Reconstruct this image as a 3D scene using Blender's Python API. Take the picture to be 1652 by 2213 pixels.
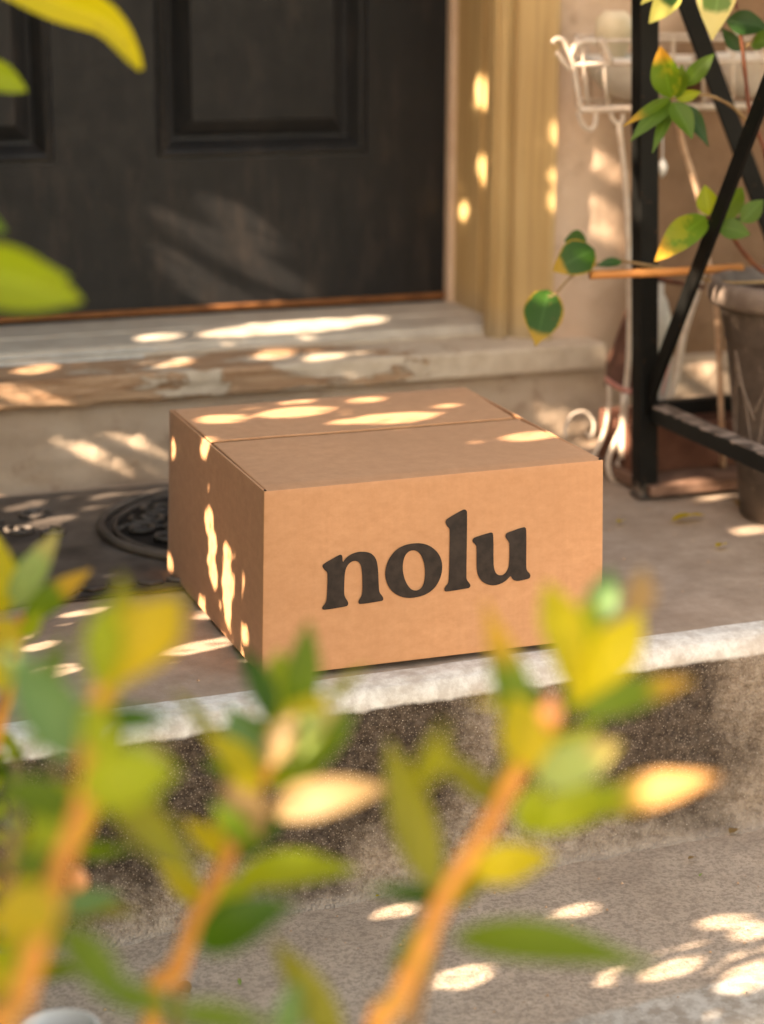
import bpy, bmesh, math, random
from mathutils import Vector, Matrix, noise
from mathutils.geometry import tessellate_polygon
random.seed(11)
for o in list(bpy.data.objects): bpy.data.objects.remove(o)
C = bpy.context.scene.collection
S = bpy.context.scene
V = Vector
# ------------------------------------------------------------------ camera
F, YAW, PITCH, ROLL = 4337.308, -0.3503296, 0.2701687, 0.0043115
CAM = V((-0.5793615, -1.9531139, 0.7485937)); CX, CY = 826.0, 1106.5
_r0 = V((math.cos(YAW), math.sin(YAW), 0)); _f0 = V((-math.sin(YAW), math.cos(YAW), 0)); _z = V((0, 0, 1))
FW = _f0*math.cos(PITCH) - _z*math.sin(PITCH); _u = _z*math.cos(PITCH) + _f0*math.sin(PITCH)
RT = _r0*math.cos(ROLL) + _u*math.sin(ROLL); UP = _u*math.cos(ROLL) - _r0*math.sin(ROLL)
cd = bpy.data.cameras.new('camera'); cam = bpy.data.objects.new('camera', cd); C.objects.link(cam)
M = Matrix((RT, UP, -FW)).transposed().to_4x4(); M.translation = CAM; cam.matrix_world = M
cd.sensor_fit = 'HORIZONTAL'; cd.sensor_width = 24; cd.lens = F/1652*24
cd.clip_start = 0.05; cd.clip_end = 500
cd.dof.use_dof = True; cd.dof.focus_distance = 2.16; cd.dof.aperture_fstop = 2.6
S.camera = cam
S.render.resolution_x = 764; S.render.resolution_y = 1024
# ------------------------------------------------------------------ light
SUN = V((1.0, 0.25, -0.58)).normalized()
w = bpy.data.worlds.new('World'); S.world = w; w.use_nodes = True
nt = w.node_tree; nt.nodes.clear()
wo = nt.nodes.new('ShaderNodeOutputWorld'); bg = nt.nodes.new('ShaderNodeBackground'); sky = nt.nodes.new('ShaderNodeTexSky')
sky.sky_type = 'NISHITA'; sky.sun_disc = False; sky.sun_elevation = math.asin(-SUN.z)
sky.sun_rotation = math.atan2(-SUN.x, -SUN.y)
sky.air_density = 0.8; sky.dust_density = 0.9; sky.ozone_density = 0.0
bg.inputs['Strength'].default_value = 0.15
tint = nt.nodes.new('ShaderNodeMix'); tint.data_type = 'RGBA'; tint.blend_type = 'MULTIPLY'; tint.inputs[0].default_value = 1.0
tint.inputs[7].default_value = (1.0, 0.70, 0.45, 1)      # warm tint added to the sky to warm the shade
nt.links.new(sky.outputs[0], tint.inputs[6]); nt.links.new(tint.outputs[2], bg.inputs[0]); nt.links.new(bg.outputs[0], wo.inputs[0])
sl = bpy.data.lights.new('sun', 'SUN'); sl.energy = 3.3; sl.angle = math.radians(0.5); sl.color = (1.0, 0.79, 0.58)
so = bpy.data.objects.new('sun', sl); C.objects.link(so); so.rotation_euler = SUN.to_track_quat('-Z', 'Y').to_euler(); so.location = (-4, -1, 3)
S.view_settings.view_transform = 'Standard'; S.view_settings.look = 'None'; S.view_settings.gamma = 1
S.view_settings.exposure = 3.0
S.render.engine = 'CYCLES'
# ------------------------------------------------------------------ helpers
def ray(x, y): return (FW + RT*((x-CX)/F) - UP*((y-CY)/F))
def at(x, y, ax, val):
    d = ray(x, y); return CAM + d*((val-CAM[ax])/d[ax])
def atd(x, y, dist): return CAM + ray(x, y)*dist
def px(P): return F/((P-CAM).dot(FW))          # pixels per metre there
class MB:
    def __init__(s): s.v = []; s.f = []; s.m = []; s.uv = []
    def add(s, vs, fs, mi=0, uvs=None):
        b = len(s.v); s.v += [tuple(v) for v in vs]
        for f in fs:
            s.f.append(tuple(b+i for i in f)); s.m.append(mi)
            s.uv.append([uvs[i] for i in f] if uvs else [(0, 0)]*len(f))
    def box(s, x0, x1, y0, y1, z0, z1, mi=0):
        s.add([(x0,y0,z0),(x1,y0,z0),(x1,y1,z0),(x0,y1,z0),(x0,y0,z1),(x1,y0,z1),(x1,y1,z1),(x0,y1,z1)],
              [(0,3,2,1),(4,5,6,7),(0,1,5,4),(1,2,6,5),(2,3,7,6),(3,0,4,7)], mi)
    def tube(s, pts, r, n=10, mi=0, cap=True):
        pts = [V(p) for p in pts]; N = len(pts)
        rs = r if isinstance(r, (list, tuple)) else [r]*N
        vs = []; up = None
        for i, p in enumerate(pts):
            t = (pts[min(i+1, N-1)] - pts[max(i-1, 0)]).normalized()
            if up is None: up = t.orthogonal().normalized()
            up = (up - t*up.dot(t)).normalized(); bn = t.cross(up)
            for k in range(n):
                a = 2*math.pi*k/n; vs.append(p + (up*math.cos(a) + bn*math.sin(a))*rs[i])
        fs = []; uv = []
        for i in range(N):
            for k in range(n): uv.append((i/(N-1), k/n))
        for i in range(N-1):
            for k in range(n):
                a = i*n+k; b = i*n+(k+1) % n; fs.append((a, b, b+n, a+n))
        if cap: fs.append(tuple(range(n))[::-1]); fs.append(tuple((N-1)*n+k for k in range(n)))
        s.add(vs, fs, mi, uv)
    def rings(s, rings, mi=0, closed=True, cap=False):
        n = len(rings[0]); vs = [p for r in rings for p in r]; fs = []
        for i in range(len(rings)-1):
            for k in range(n if closed else n-1):
                a = i*n+k; b = i*n+(k+1) % n; fs.append((a, b, b+n, a+n))
        if cap: fs.append(tuple(range(n))[::-1]); fs.append(tuple((len(rings)-1)*n+k for k in range(n)))
        s.add(vs, fs, mi)
    def build(s, name, mats, parent=None, smooth=True, bevel=0, recalc=True):
        me = bpy.data.meshes.new(name); me.from_pydata(s.v, [], s.f)
        if not isinstance(mats, (list, tuple)): mats = [mats]
        for m in mats: me.materials.append(m)
        me.polygons.foreach_set('material_index', s.m)
        if any(u[0] != (0, 0) or u[1] != (0, 0) for u in s.uv):
            ul = me.uv_layers.new(name='UVMap'); ul.data.foreach_set('uv', [c for f in s.uv for u in f for c in u])
        if recalc:
            bm = bmesh.new(); bm.from_mesh(me); bmesh.ops.recalc_face_normals(bm, faces=bm.faces); bm.to_mesh(me); bm.free()
        if smooth: me.polygons.foreach_set('use_smooth', [True]*len(me.polygons))
        me.update()
        o = bpy.data.objects.new(name, me); C.objects.link(o)
        if bevel:
            b = o.modifiers.new('bevel', 'BEVEL'); b.width = bevel; b.segments = 3; b.limit_method = 'ANGLE'; b.angle_limit = math.radians(40)
            if smooth:
                pass
        if parent: o.parent = parent; o.matrix_parent_inverse = parent.matrix_world.inverted()
        return o
def empty(name, loc):
    o = bpy.data.objects.new(name, None); o.location = loc; C.objects.link(o); o.empty_display_size = .05
    bpy.context.view_layer.update(); return o
def tag(o, label=None, cat=None, group=None, kind=None):
    if label: o['label'] = label
    if cat: o['category'] = cat
    if group: o['group'] = group
    if kind: o['kind'] = kind
    return o
def smooth_curve(pts, n=6):
    pts = [V(p) for p in pts]; out = []
    for i in range(len(pts)-1):
        p0 = pts[max(i-1, 0)]; p1 = pts[i]; p2 = pts[i+1]; p3 = pts[min(i+2, len(pts)-1)]
        for k in range(n):
            t = k/n; out.append(.5*((2*p1) + (-p0+p2)*t + (2*p0-5*p1+4*p2-p3)*t*t + (-p0+3*p1-3*p2+p3)*t**3))
    out.append(pts[-1]); return out
def grid(fn, us, vs, mi=0, mb=None, mif=None):
    mb = mb or MB(); P = [fn(u, v) for v in vs for u in us]; n = len(us)
    fs = [(j*n+i, j*n+i+1, (j+1)*n+i+1, (j+1)*n+i) for j in range(len(vs)-1) for i in range(n-1)]
    mb.add(P, fs, mi); return mb
def lin(a, b, n): return [a+(b-a)*i/(n-1) for i in range(n)]
def nz(x, y, z, s): return noise.noise(V((x*s, y*s, z*s)))
def fbm(x, y, z, s, o=4):
    return noise.fractal(V((x*s, y*s, z*s)), 1.0, 2.0, o)
# ------------------------------------------------------------------ materials
class N:
    def __init__(s, name):
        s.mat = bpy.data.materials.new(name); s.mat.use_nodes = True; s.t = s.mat.node_tree; s.t.nodes.clear()
        s.out = s.n('ShaderNodeOutputMaterial'); s.p = s.n('ShaderNodeBsdfPrincipled'); s.l(s.p.outputs[0], s.out.inputs[0])
        s.tc = s.n('ShaderNodeTexCoord')
    def n(s, t, **k):
        q = s.t.nodes.new(t)
        for a, b in k.items(): setattr(q, a, b)
        return q
    def l(s, a, b): s.t.links.new(a, b)
    def set(s, node, key, val):
        if hasattr(val, 'links') or isinstance(val, bpy.types.NodeSocket): s.l(val, node.inputs[key])
        else: node.inputs[key].default_value = val
    def co(s, scale=(1, 1, 1), src='Object', rot=(0, 0, 0)):
        m = s.n('ShaderNodeMapping'); m.inputs['Scale'].default_value = scale; m.inputs['Rotation'].default_value = rot
        s.l(s.tc.outputs[src], m.inputs[0]); return m.outputs[0]
    def noise(s, scale, detail=4, rough=.55, vec=None, dist=0):
        q = s.n('ShaderNodeTexNoise'); q.inputs['Scale'].default_value = scale; q.inputs['Detail'].default_value = detail
        q.inputs['Roughness'].default_value = rough; q.inputs['Distortion'].default_value = dist
        s.l(vec or s.tc.outputs['Object'], q.inputs['Vector']); return q.outputs['Fac']
    def voro(s, scale, vec=None, feature='F1', rand=1, out='Distance'):
        q = s.n('ShaderNodeTexVoronoi'); q.feature = feature; q.inputs['Scale'].default_value = scale
        q.inputs['Randomness'].default_value = rand; s.l(vec or s.tc.outputs['Object'], q.inputs['Vector']); return q.outputs[out]
    def ramp(s, fac, stops, interp='LINEAR'):
        q = s.n('ShaderNodeValToRGB'); q.color_ramp.interpolation = interp; e = q.color_ramp.elements
        while len(e) < len(stops): e.new(.5)
        for i, (p, c) in enumerate(stops):
            e[i].position = p; e[i].color = (c[0], c[1], c[2], 1) if hasattr(c, '__len__') else (c, c, c, 1)
        s.l(fac, q.inputs[0]); return q.outputs[0]
    def mix(s, fac, a, b, mode='MIX'):
        q = s.n('ShaderNodeMix', data_type='RGBA', blend_type=mode)
        for k, v in ((0, fac), (6, a), (7, b)):
            if isinstance(v, bpy.types.NodeSocket): s.l(v, q.inputs[k])
            elif k == 0: q.inputs[0].default_value = v
            else: q.inputs[k].default_value = (v[0], v[1], v[2], 1)
        return q.outputs[2]
    def math(s, op, a, b=0.0, c=0.0, clamp=False):
        q = s.n('ShaderNodeMath', operation=op, use_clamp=clamp)
        for i, v in enumerate((a, b, c)):
            if isinstance(v, bpy.types.NodeSocket): s.l(v, q.inputs[i])
            else: q.inputs[i].default_value = v
        return q.outputs[0]
    def xyz(s, src='Object'):
        q = s.n('ShaderNodeSeparateXYZ'); s.l(s.tc.outputs[src], q.inputs[0]); return q.outputs
    def bump(s, h, strength=.4, dist=.002, prev=None):
        q = s.n('ShaderNodeBump'); q.inputs['Strength'].default_value = strength; q.inputs['Distance'].default_value = dist
        s.l(h, q.inputs['Height'])
        if prev: s.l(prev, q.inputs['Normal'])
        return q.outputs[0]
    def done(s, col=None, rough=.8, normal=None, spec=.3, **k):
        if col is not None: s.set(s.p, 'Base Color', col if isinstance(col, bpy.types.NodeSocket) else (*col, 1))
        s.set(s.p, 'Roughness', rough); s.p.inputs['Specular IOR Level'].default_value = spec
        if normal: s.l(normal, s.p.inputs['Normal'])
        for a, b in k.items(): s.set(s.p, a.replace('_', ' '), b)
        return s.mat
def simple(name, c1, c2, scale=30, rough=.6, bump=.2, bscale=200, spec=.3, **k):
    q = N(name); f = q.noise(scale, 5)
    return q.done(q.mix(q.ramp(f, [(.35, 0), (.65, 1)]), c1, c2), rough, q.bump(q.noise(bscale, 3), bump, .001), spec, **k)

def mat_concrete():
    q = N('porch_concrete'); x, y, z = q.xyz()
    big = q.noise(6, 5, .6); mid = q.noise(30, 6, .65); fine = q.noise(300, 3, .6)
    base = q.mix(q.ramp(big, [(.35, 0), (.65, 1)]), (.37, .28, .205), (.49, .385, .295))
    base = q.mix(q.ramp(mid, [(.3, .55), (.7, 0)]), base, (.22, .155, .11))
    base = q.mix(q.ramp(q.voro(420), [(.0, .5), (.18, 0)]), base, (.13, .09, .06))
    base = q.mix(q.ramp(q.voro(700), [(.0, .45), (.2, 0)]), base, (.50, .42, .34))
    # worn pale cement strip along the nosing
    line = q.math('ADD', y, q.math('MULTIPLY', x, -.036))
    line = q.math('ADD', line, q.math('MULTIPLY', q.math('SUBTRACT', q.noise(45, 5), .5), .004))
    strip = q.ramp(q.math('MULTIPLY', q.math('ADD', line, .060), 8), [(.26, 1), (.275, 0)])
    white = q.mix(q.ramp(q.noise(55, 6, .7), [(.4, 0), (.62, 1)]), (.56, .51, .45), (.76, .73, .67))
    white = q.mix(q.ramp(q.noise(18, 5, .7), [(.52, 0), (.70, .7)]), white, (.46, .38, .31))
    edge = q.ramp(q.math('ADD', z, q.math('MULTIPLY', q.noise(60, 5), .012)), [(0, 0), (1, 1)])
    base = q.mix(strip, base, white)
    # riser under it: stained exposed aggregate
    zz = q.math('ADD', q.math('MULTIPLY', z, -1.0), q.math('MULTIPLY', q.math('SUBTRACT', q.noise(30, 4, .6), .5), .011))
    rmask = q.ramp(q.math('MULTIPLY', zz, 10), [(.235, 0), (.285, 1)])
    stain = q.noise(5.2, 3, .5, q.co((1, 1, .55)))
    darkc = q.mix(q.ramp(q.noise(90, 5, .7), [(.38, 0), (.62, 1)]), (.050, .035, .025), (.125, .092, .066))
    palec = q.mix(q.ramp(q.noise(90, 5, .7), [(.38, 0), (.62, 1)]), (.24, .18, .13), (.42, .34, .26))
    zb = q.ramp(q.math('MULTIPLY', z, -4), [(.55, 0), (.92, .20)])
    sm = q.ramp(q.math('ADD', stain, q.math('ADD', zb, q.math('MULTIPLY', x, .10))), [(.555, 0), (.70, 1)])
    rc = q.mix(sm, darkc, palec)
    rc = q.mix(q.ramp(q.voro(310), [(.14, .55), (.34, 0)]), rc, (.42, .34, .26))
    rc = q.mix(q.ramp(q.voro(120), [(.04, .9), (.11, 0)]), rc, (.62, .54, .45))
    foot = q.ramp(q.math('MULTIPLY', q.math('ADD', z, q.math('MULTIPLY', q.noise(40, 5), .012)), -4), [(.885, 0), (.945, 1)])
    rc = q.mix(foot, rc, q.mix(q.ramp(q.noise(40, 6), [(.35, 0), (.65, 1)]), (.36, .29, .23), (.50, .42, .34)))
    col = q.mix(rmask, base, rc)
    b1 = q.bump(fine, .5, .0015); b2 = q.bump(q.voro(260), .8, .0022, q.bump(q.noise(90, 6, .7), 1.0, .006))
    nb = q.n('ShaderNodeMix', data_type='VECTOR'); q.l(rmask, nb.inputs[0]); q.l(b1, nb.inputs[4]); q.l(b2, nb.inputs[5])
    return q.done(col, .82, nb.outputs[1], .25)
def mat_tread():
    q = N('step_concrete'); x, y, z = q.xyz()
    big = q.noise(5, 5, .6); mid = q.noise(40, 6, .65)
    base = q.mix(q.ramp(big, [(.35, 0), (.65, 1)]), (.56, .43, .32), (.68, .545, .42))
    base = q.mix(q.ramp(mid, [(.3, .35), (.65, 0)]), base, (.33, .26, .20))
    base = q.mix(q.ramp(q.noise(200, 4, .7), [(.40, .55), (.56, 0)]), base, (.24, .18, .13))
    base = q.mix(q.ramp(q.voro(150), [(.0, .9), (.085, 0)]), base, (.09, .06, .04))
    base = q.mix(q.ramp(q.voro(420), [(.0, .5), (.2, 0)]), base, (.16, .12, .09))
    base = q.mix(q.ramp(q.voro(600), [(.0, .5), (.22, 0)]), base, (.58, .51, .43))
    line = q.math('ADD', q.math('ADD', y, q.math('MULTIPLY', x, -.10)), q.math('MULTIPLY', q.math('SUBTRACT', q.noise(40, 5), .5), .010))
    strip = q.ramp(q.math('MULTIPLY', q.math('ADD', line, .5), 2), [(.172, 1), (.188, 0)])
    white = q.mix(q.ramp(q.noise(60, 6, .7), [(.42, 0), (.6, 1)]), (.42, .35, .28), (.66, .60, .52))
    base = q.mix(strip, base, white)
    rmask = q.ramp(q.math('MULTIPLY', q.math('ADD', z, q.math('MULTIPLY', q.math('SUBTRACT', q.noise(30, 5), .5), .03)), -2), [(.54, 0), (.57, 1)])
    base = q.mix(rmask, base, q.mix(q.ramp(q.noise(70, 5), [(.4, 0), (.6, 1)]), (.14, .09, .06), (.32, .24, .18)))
    b = q.bump(q.noise(330, 5, .75), 1.0, .003); b = q.bump(q.voro(150), .25, .001, b)
    return q.done(base, .85, b, .25)
def mat_kraft(name, k=1.0):
    q = N(name)
    fib = q.noise(60, 6, .7, q.co((1, 1, 1.6))); flu = q.noise(1, 2, .5, q.co((230, 230, 4)))
    c = q.mix(q.ramp(fib, [(.3, 0), (.7, 1)]), (.50*k, .248*k, .112*k), (.60*k, .315*k, .155*k))
    c = q.mix(q.ramp(flu, [(.35, .08), (.65, 0)]), c, (.36*k, .18*k, .085*k))
    c = q.mix(q.ramp(q.noise(4, 3), [(.35, .35), (.6, 0)]), c, (.40*k, .205*k, .095*k))
    c = q.mix(q.ramp(q.voro(190), [(.0, .35), (.06, 0)]), c, (.22, .11, .05))
    c = q.mix(q.ramp(q.voro(260), [(.0, .3), (.07, 0)]), c, (.70, .48, .30))
    b = q.bump(flu, .05, .0006); b = q.bump(q.noise(500, 3), .12, .0006, b)
    return q.done(c, .62, b, .35, Sheen_Weight=.15, Sheen_Roughness=.35)
def mat_door():
    q = N('door_paint'); f = q.noise(5, 6, .7, q.co((6, 6, 1)))
    c = q.mix(q.ramp(f, [(.35, 0), (.7, 1)]), (.0065, .0065, .007), (.0125, .012, .0125))
    c = q.mix(q.ramp(q.noise(9, 6, .7, q.co((3, 3, .7))), [(.52, 0), (.75, .55)]), c, (.050, .037, .029))
    b = q.bump(q.voro(330, feature='SMOOTH_F1'), .55, .0012); b = q.bump(q.noise(160, 4, .6, q.co((1, 1, .5))), .35, .0008, b)
    return q.done(c, q.ramp(q.noise(30, 4), [(.3, .42), (.7, .58)]), b, .28, Sheen_Weight=.16, Sheen_Roughness=.45)
def mat_yellowpaint():
    q = N('ochre_trim_paint'); f = q.noise(3, 5, .6, q.co((7, 7, .6)))
    c = q.mix(q.ramp(f, [(.3, 0), (.7, 1)]), (.47, .31, .125), (.60, .43, .205))
    c = q.mix(q.ramp(q.noise(9, 4, .6, q.co((14, 14, .3))), [(.5, 0), (.72, .5)]), c, (.27, .17, .07))
    c = q.mix(q.ramp(q.noise(6, 6, .75, q.co((4, 4, .8))), [(.55, 0), (.72, .45)]), c, (.25, .19, .10))
    x, y, z = q.xyz(); low = q.math('ADD', z, q.math('MULTIPLY', q.noise(30, 4), .08))
    c = q.mix(q.ramp(low, [(.20, .55), (.27, 0)]), c, (.33, .28, .21))
    return q.done(c, .55, q.bump(q.noise(40, 5, .6, q.co((4, 4, .4))), .3, .001), .35)
def mat_stucco(name, a, b, c3, brown=False):
    q = N(name); c = q.mix(q.ramp(q.noise(6, 6, .65), [(.33, 0), (.66, 1)]), a, b)
    c = q.mix(q.ramp(q.noise(22, 6, .7), [(.56, 0), (.70, .7)]), c, c3)
    if brown:   # shade behind the plant stand, put into the wall colour as brown
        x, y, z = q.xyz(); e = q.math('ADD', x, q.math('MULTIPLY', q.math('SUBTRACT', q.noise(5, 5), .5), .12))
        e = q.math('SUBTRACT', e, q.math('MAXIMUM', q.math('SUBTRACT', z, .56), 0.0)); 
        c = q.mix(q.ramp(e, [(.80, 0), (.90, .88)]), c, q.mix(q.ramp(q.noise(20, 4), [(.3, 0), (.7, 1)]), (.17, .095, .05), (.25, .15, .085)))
    n = q.bump(q.noise(70, 6, .65), .6, .004); n = q.bump(q.noise(300, 3), .4, .001, n)
    return q.done(c, .9, n, .15)
def mat_peel():
    q = N('peeling_sill_paint'); x, y, z = q.xyz()
    grain = q.noise(4, 8, .75, q.co((1.3, 12, 22)), 1.2)
    wood = q.ramp(grain, [(.25, (.10, .055, .03)), (.42, (.34, .19, .10)), (.55, (.50, .33, .20)), (.7, (.40, .25, .14)), (.85, (.55, .40, .27))])
    paint = q.mix(q.ramp(q.noise(40, 5, .6), [(.35, 0), (.65, 1)]), (.55, .44, .32), (.66, .55, .42))
    paint = q.mix(q.ramp(q.noise(70, 5, .7), [(.60, 0), (.72, .5)]), paint, (.33, .22, .13))
    m = q.math('ADD', q.noise(11, 6, .72, q.co((.55, 1, 1.6)), .6), q.math('MULTIPLY', x, -.34))
    mask = q.ramp(m, [(.395, 0), (.425, 1)])
    c = q.mix(mask, paint, wood)
    n = q.bump(mask, -.8 if False else .8, .0015); n = q.bump(grain, .8, .003, n)
    inv = q.ramp(m, [(.395, 1), (.425, 0)])
    n = q.bump(inv, .9, .002, q.bump(grain, .7, .003))
    return q.done(c, .8, n, .2)
def mat_leaf(name, base, edge=None, edgew=.12, tip=None, tipc=None, rough=.38, trans=.52, tr=None, spot=None):
    q = N(name); uvn = q.n('ShaderNodeSeparateXYZ'); q.l(q.tc.outputs['UV'], uvn.inputs[0])
    u, v = uvn.outputs[0], uvn.outputs[1]
    f = q.noise(25, 4)
    c = q.mix(q.ramp(f, [(.3, 0), (.7, 1)]), base, tuple(min(1, k*1.04) for k in base))
    vv = q.math('ABSOLUTE', q.math('SUBTRACT', v, .5))            # 0 midrib .. .5 margin
    rib = q.ramp(vv, [(.0, .75), (.045, 0)])
    c = q.mix(rib, c, tuple(min(1, k*1.5+.02) for k in base))
    vein = q.n('ShaderNodeTexWave', wave_type='BANDS', bands_direction='X'); vein.inputs['Scale'].default_value = 3.2
    cm = q.n('ShaderNodeCombineXYZ'); q.l(q.math('ADD', u, q.math('MULTIPLY', vv, -.75)), cm.inputs[0]); q.l(cm.outputs[0], vein.inputs['Vector'])
    c = q.mix(q.ramp(vein.outputs['Fac'], [(.82, 0), (.98, .3)]), c, tuple(min(1, k*0.995) for k in base))
    if spot: c = q.mix(q.ramp(q.noise(18, 5, .7), [(.50, 0), (.58, 1)]), c, spot)
    c = q.mix(q.ramp(q.voro(55), [(.05, .55), (.10, 0)]), c, (.16, .085, .02))
    if edge:
        e = q.math('ADD', vv, q.math('MULTIPLY', q.math('SUBTRACT', q.noise(70, 4, .6), .5), .22))
        e2 = q.math('MAXIMUM', e, q.math('ADD', q.math('MULTIPLY', u, .55), q.math('MULTIPLY', q.noise(60, 4), .06)))
        c = q.mix(q.ramp(e2, [(.5-edgew-.02, 0), (.5-edgew+.03, 1)]), c, edge)
    if tipc:
        t = q.math('ADD', u, q.math('MULTIPLY', q.math('SUBTRACT', q.noise(30, 4), .5), .35))
        c = q.mix(q.ramp(t, [(tip-.08, 0), (tip+.12, 1)]), c, tipc)
    q.done(c, rough+.08, q.bump(vein.outputs['Fac'], .12, .001), .32)
    tl = q.n('ShaderNodeBsdfTranslucent'); q.l(q.mix(1.0, c, tr or (1.75, 1.6, .30), 'MULTIPLY'), tl.inputs[0])
    ms = q.n('ShaderNodeMixShader'); ms.inputs[0].default_value = trans
    q.l(q.p.outputs[0], ms.inputs[1]); q.l(tl.outputs[0], ms.inputs[2]); q.l(ms.outputs[0], q.out.inputs[0])
    return q.mat
Mt = {}
Mt['concrete'] = mat_concrete(); Mt['tread'] = mat_tread()
Mt['kraft'] = mat_kraft('kraft_cardboard'); Mt['kraft_edge'] = simple('cardboard_raw_edge', (.50,.31,.18), (.60,.40,.25), 80, .9)
Mt['ink'] = simple('dark_brown_ink', (.014,.008,.006), (.034,.022,.016), 90, .55, .1, 500)
Mt['door'] = mat_door(); Mt['ochre'] = mat_yellowpaint()
Mt['pinktrim'] = simple('cream_weather_strip', (.62,.44,.30), (.72,.54,.38), 20, .6, .2)
Mt['brownstrip'] = simple('dark_brown_strip', (.10,.050,.022), (.16,.085,.04), 40, .8, .4)
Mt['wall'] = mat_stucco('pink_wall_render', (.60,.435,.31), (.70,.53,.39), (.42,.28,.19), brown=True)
Mt['found'] = mat_stucco('foundation_render', (.47,.35,.25), (.56,.44,.325), (.33,.22,.145))
Mt['peel'] = mat_peel()
Mt['thresh'] = simple('worn_threshold_paint', (.50,.43,.345), (.62,.55,.45), 25, .5, .3, 90)
Mt['alu'] = simple('dull_aluminium_strip', (.50,.52,.52), (.66,.68,.68), 60, .4, .15, 200, .5, Metallic=.7)
Mt['copper'] = simple('brown_door_sweep', (.22,.085,.028), (.36,.15,.05), 30, .5, .2)
Mt['black'] = simple('matte_black_gap', (.012,.009,.007), (.02,.015,.012), 30, .9)
def mat_steel():
    q = N('black_painted_steel'); c = q.mix(q.ramp(q.noise(20, 5), [(.4, 0), (.7, 1)]), (.0022, .0024, .002), (.006, .0058, .005))
    c = q.mix(q.ramp(q.noise(75, 6, .7), [(.66, 0), (.70, .8)]), c, (.19, .10, .05))
    x, y, z = q.xyz(); lo = q.math('ADD', z, q.math('MULTIPLY', q.math('SUBTRACT', q.noise(70, 5), .5), -.09))
    c = q.mix(q.ramp(lo, [(.004, .85), (.02, 0)]), c, (.22, .17, .13))
    return q.done(c, .55, q.bump(q.noise(120, 4), .25, .001), .22)
Mt['steel'] = mat_steel()
Mt['steelworn'] = simple('worn_dark_rail_paint', (.014,.017,.016), (.16,.12,.095), 45, .5, .4, 120)
Mt['whitemetal'] = simple('chipped_white_iron', (.56,.45,.35), (.68,.59,.49), 60, .5, .3, 180)
Mt['bowl'] = simple('pale_glazed_bowl', (.62,.57,.50), (.76,.72,.65), 20, .4, .15)
Mt['soil'] = simple('dry_dark_soil', (.018,.010,.006), (.07,.032,.016), 120, .95, .9, 160)
def mat_rail(zc):
    q = N('black_rail_worn_lit_top'); x, y, z = q.xyz()
    m = q.math('ADD', q.math('MULTIPLY', q.math('SUBTRACT', z, zc), 40), q.math('MULTIPLY', q.math('SUBTRACT', q.noise(50, 5), .5), .5))
    c = q.mix(q.ramp(m, [(.28, 0), (.40, 1)]), (.006, .0075, .007), q.mix(q.ramp(q.noise(35, 5), [(.4, 0), (.6, 1)]), (.10, .075, .06), (.30, .235, .19)))  # pale top carries paint wear and sunlight put into the colour
    return q.done(c, .5, q.bump(q.noise(120, 4), .3, .001), .3)
def mat_pot():
    q = N('weathered_grey_brown_pot'); c = q.mix(q.ramp(q.noise(14, 6, .7), [(.35, 0), (.68, 1)]), (.050,.036,.027), (.11,.084,.066))
    c = q.mix(q.ramp(q.noise(60, 5, .7), [(.58, 0), (.72, .6)]), c, (.22,.17,.135))
    return q.done(c, .6, q.bump(q.noise(150, 4), .35, .001), .4)
Mt['pot'] = mat_pot(); Mt['potrib'] = simple('pale_worn_relief', (.12,.09,.07), (.19,.15,.12), 50, .6, .3)
Mt['potrim'] = simple('dusty_pot_rim', (.12,.09,.072), (.20,.16,.13), 25, .6, .3)
Mt['maroon'] = simple('dark_red_brown_clay', (.085,.034,.020), (.15,.065,.040), 20, .75, .4, 120)
Mt['planktop'] = simple('weathered_brown_plank', (.13,.070,.045), (.24,.145,.10), 30, .8, .4, 90)
Mt['pink'] = simple('faded_pink_ribbon', (.52,.20,.16), (.62,.29,.23), 60, .8)
Mt['bamboo'] = simple('orange_bamboo_cane', (.50,.19,.045), (.62,.27,.075), 12, .45, .2)
Mt['bark'] = simple('pale_twig_bark', (.40,.25,.15), (.55,.38,.25), 40, .8, .5)
Mt['redstem'] = simple('red_brown_stem', (.11,.035,.018), (.20,.075,.035), 40, .6, .3)
Mt['greenstem'] = simple('olive_brown_twig', (.20,.12,.05), (.30,.20,.09), 40, .6, .3)
Mt['rubber'] = simple('dusty_black_rubber', (.055,.045,.038), (.14,.115,.095), 14, .55, .5, 150)
Mt['rubber2'] = simple('black_rubber_scrollwork', (.040,.035,.031), (.095,.082,.070), 40, .45, .3, 150)
Mt['white'] = simple('off_white_plastic', (.62,.60,.57), (.70,.68,.64), 20, .5, .1)
Mt['ground'] = simple('brown_paving', (.11,.075,.045), (.19,.14,.09), 6, .9, .4, 90)
def mat_stem(name, a, b):
    q = N(name); c = q.mix(q.ramp(q.noise(30, 4), [(.35, 0), (.65, 1)]), a, b)
    q.done(c, .5, q.bump(q.noise(150, 4), .3, .001), .4, Subsurface_Weight=.25, Subsurface_Scale=.01)
    return q.mat
Mt['orangestem'] = mat_stem('orange_green_stem', (.44,.19,.028), (.60,.30,.050))
Mt['bud'] = mat_stem('orange_bud', (.62,.24,.09), (.75,.40,.16))
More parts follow.
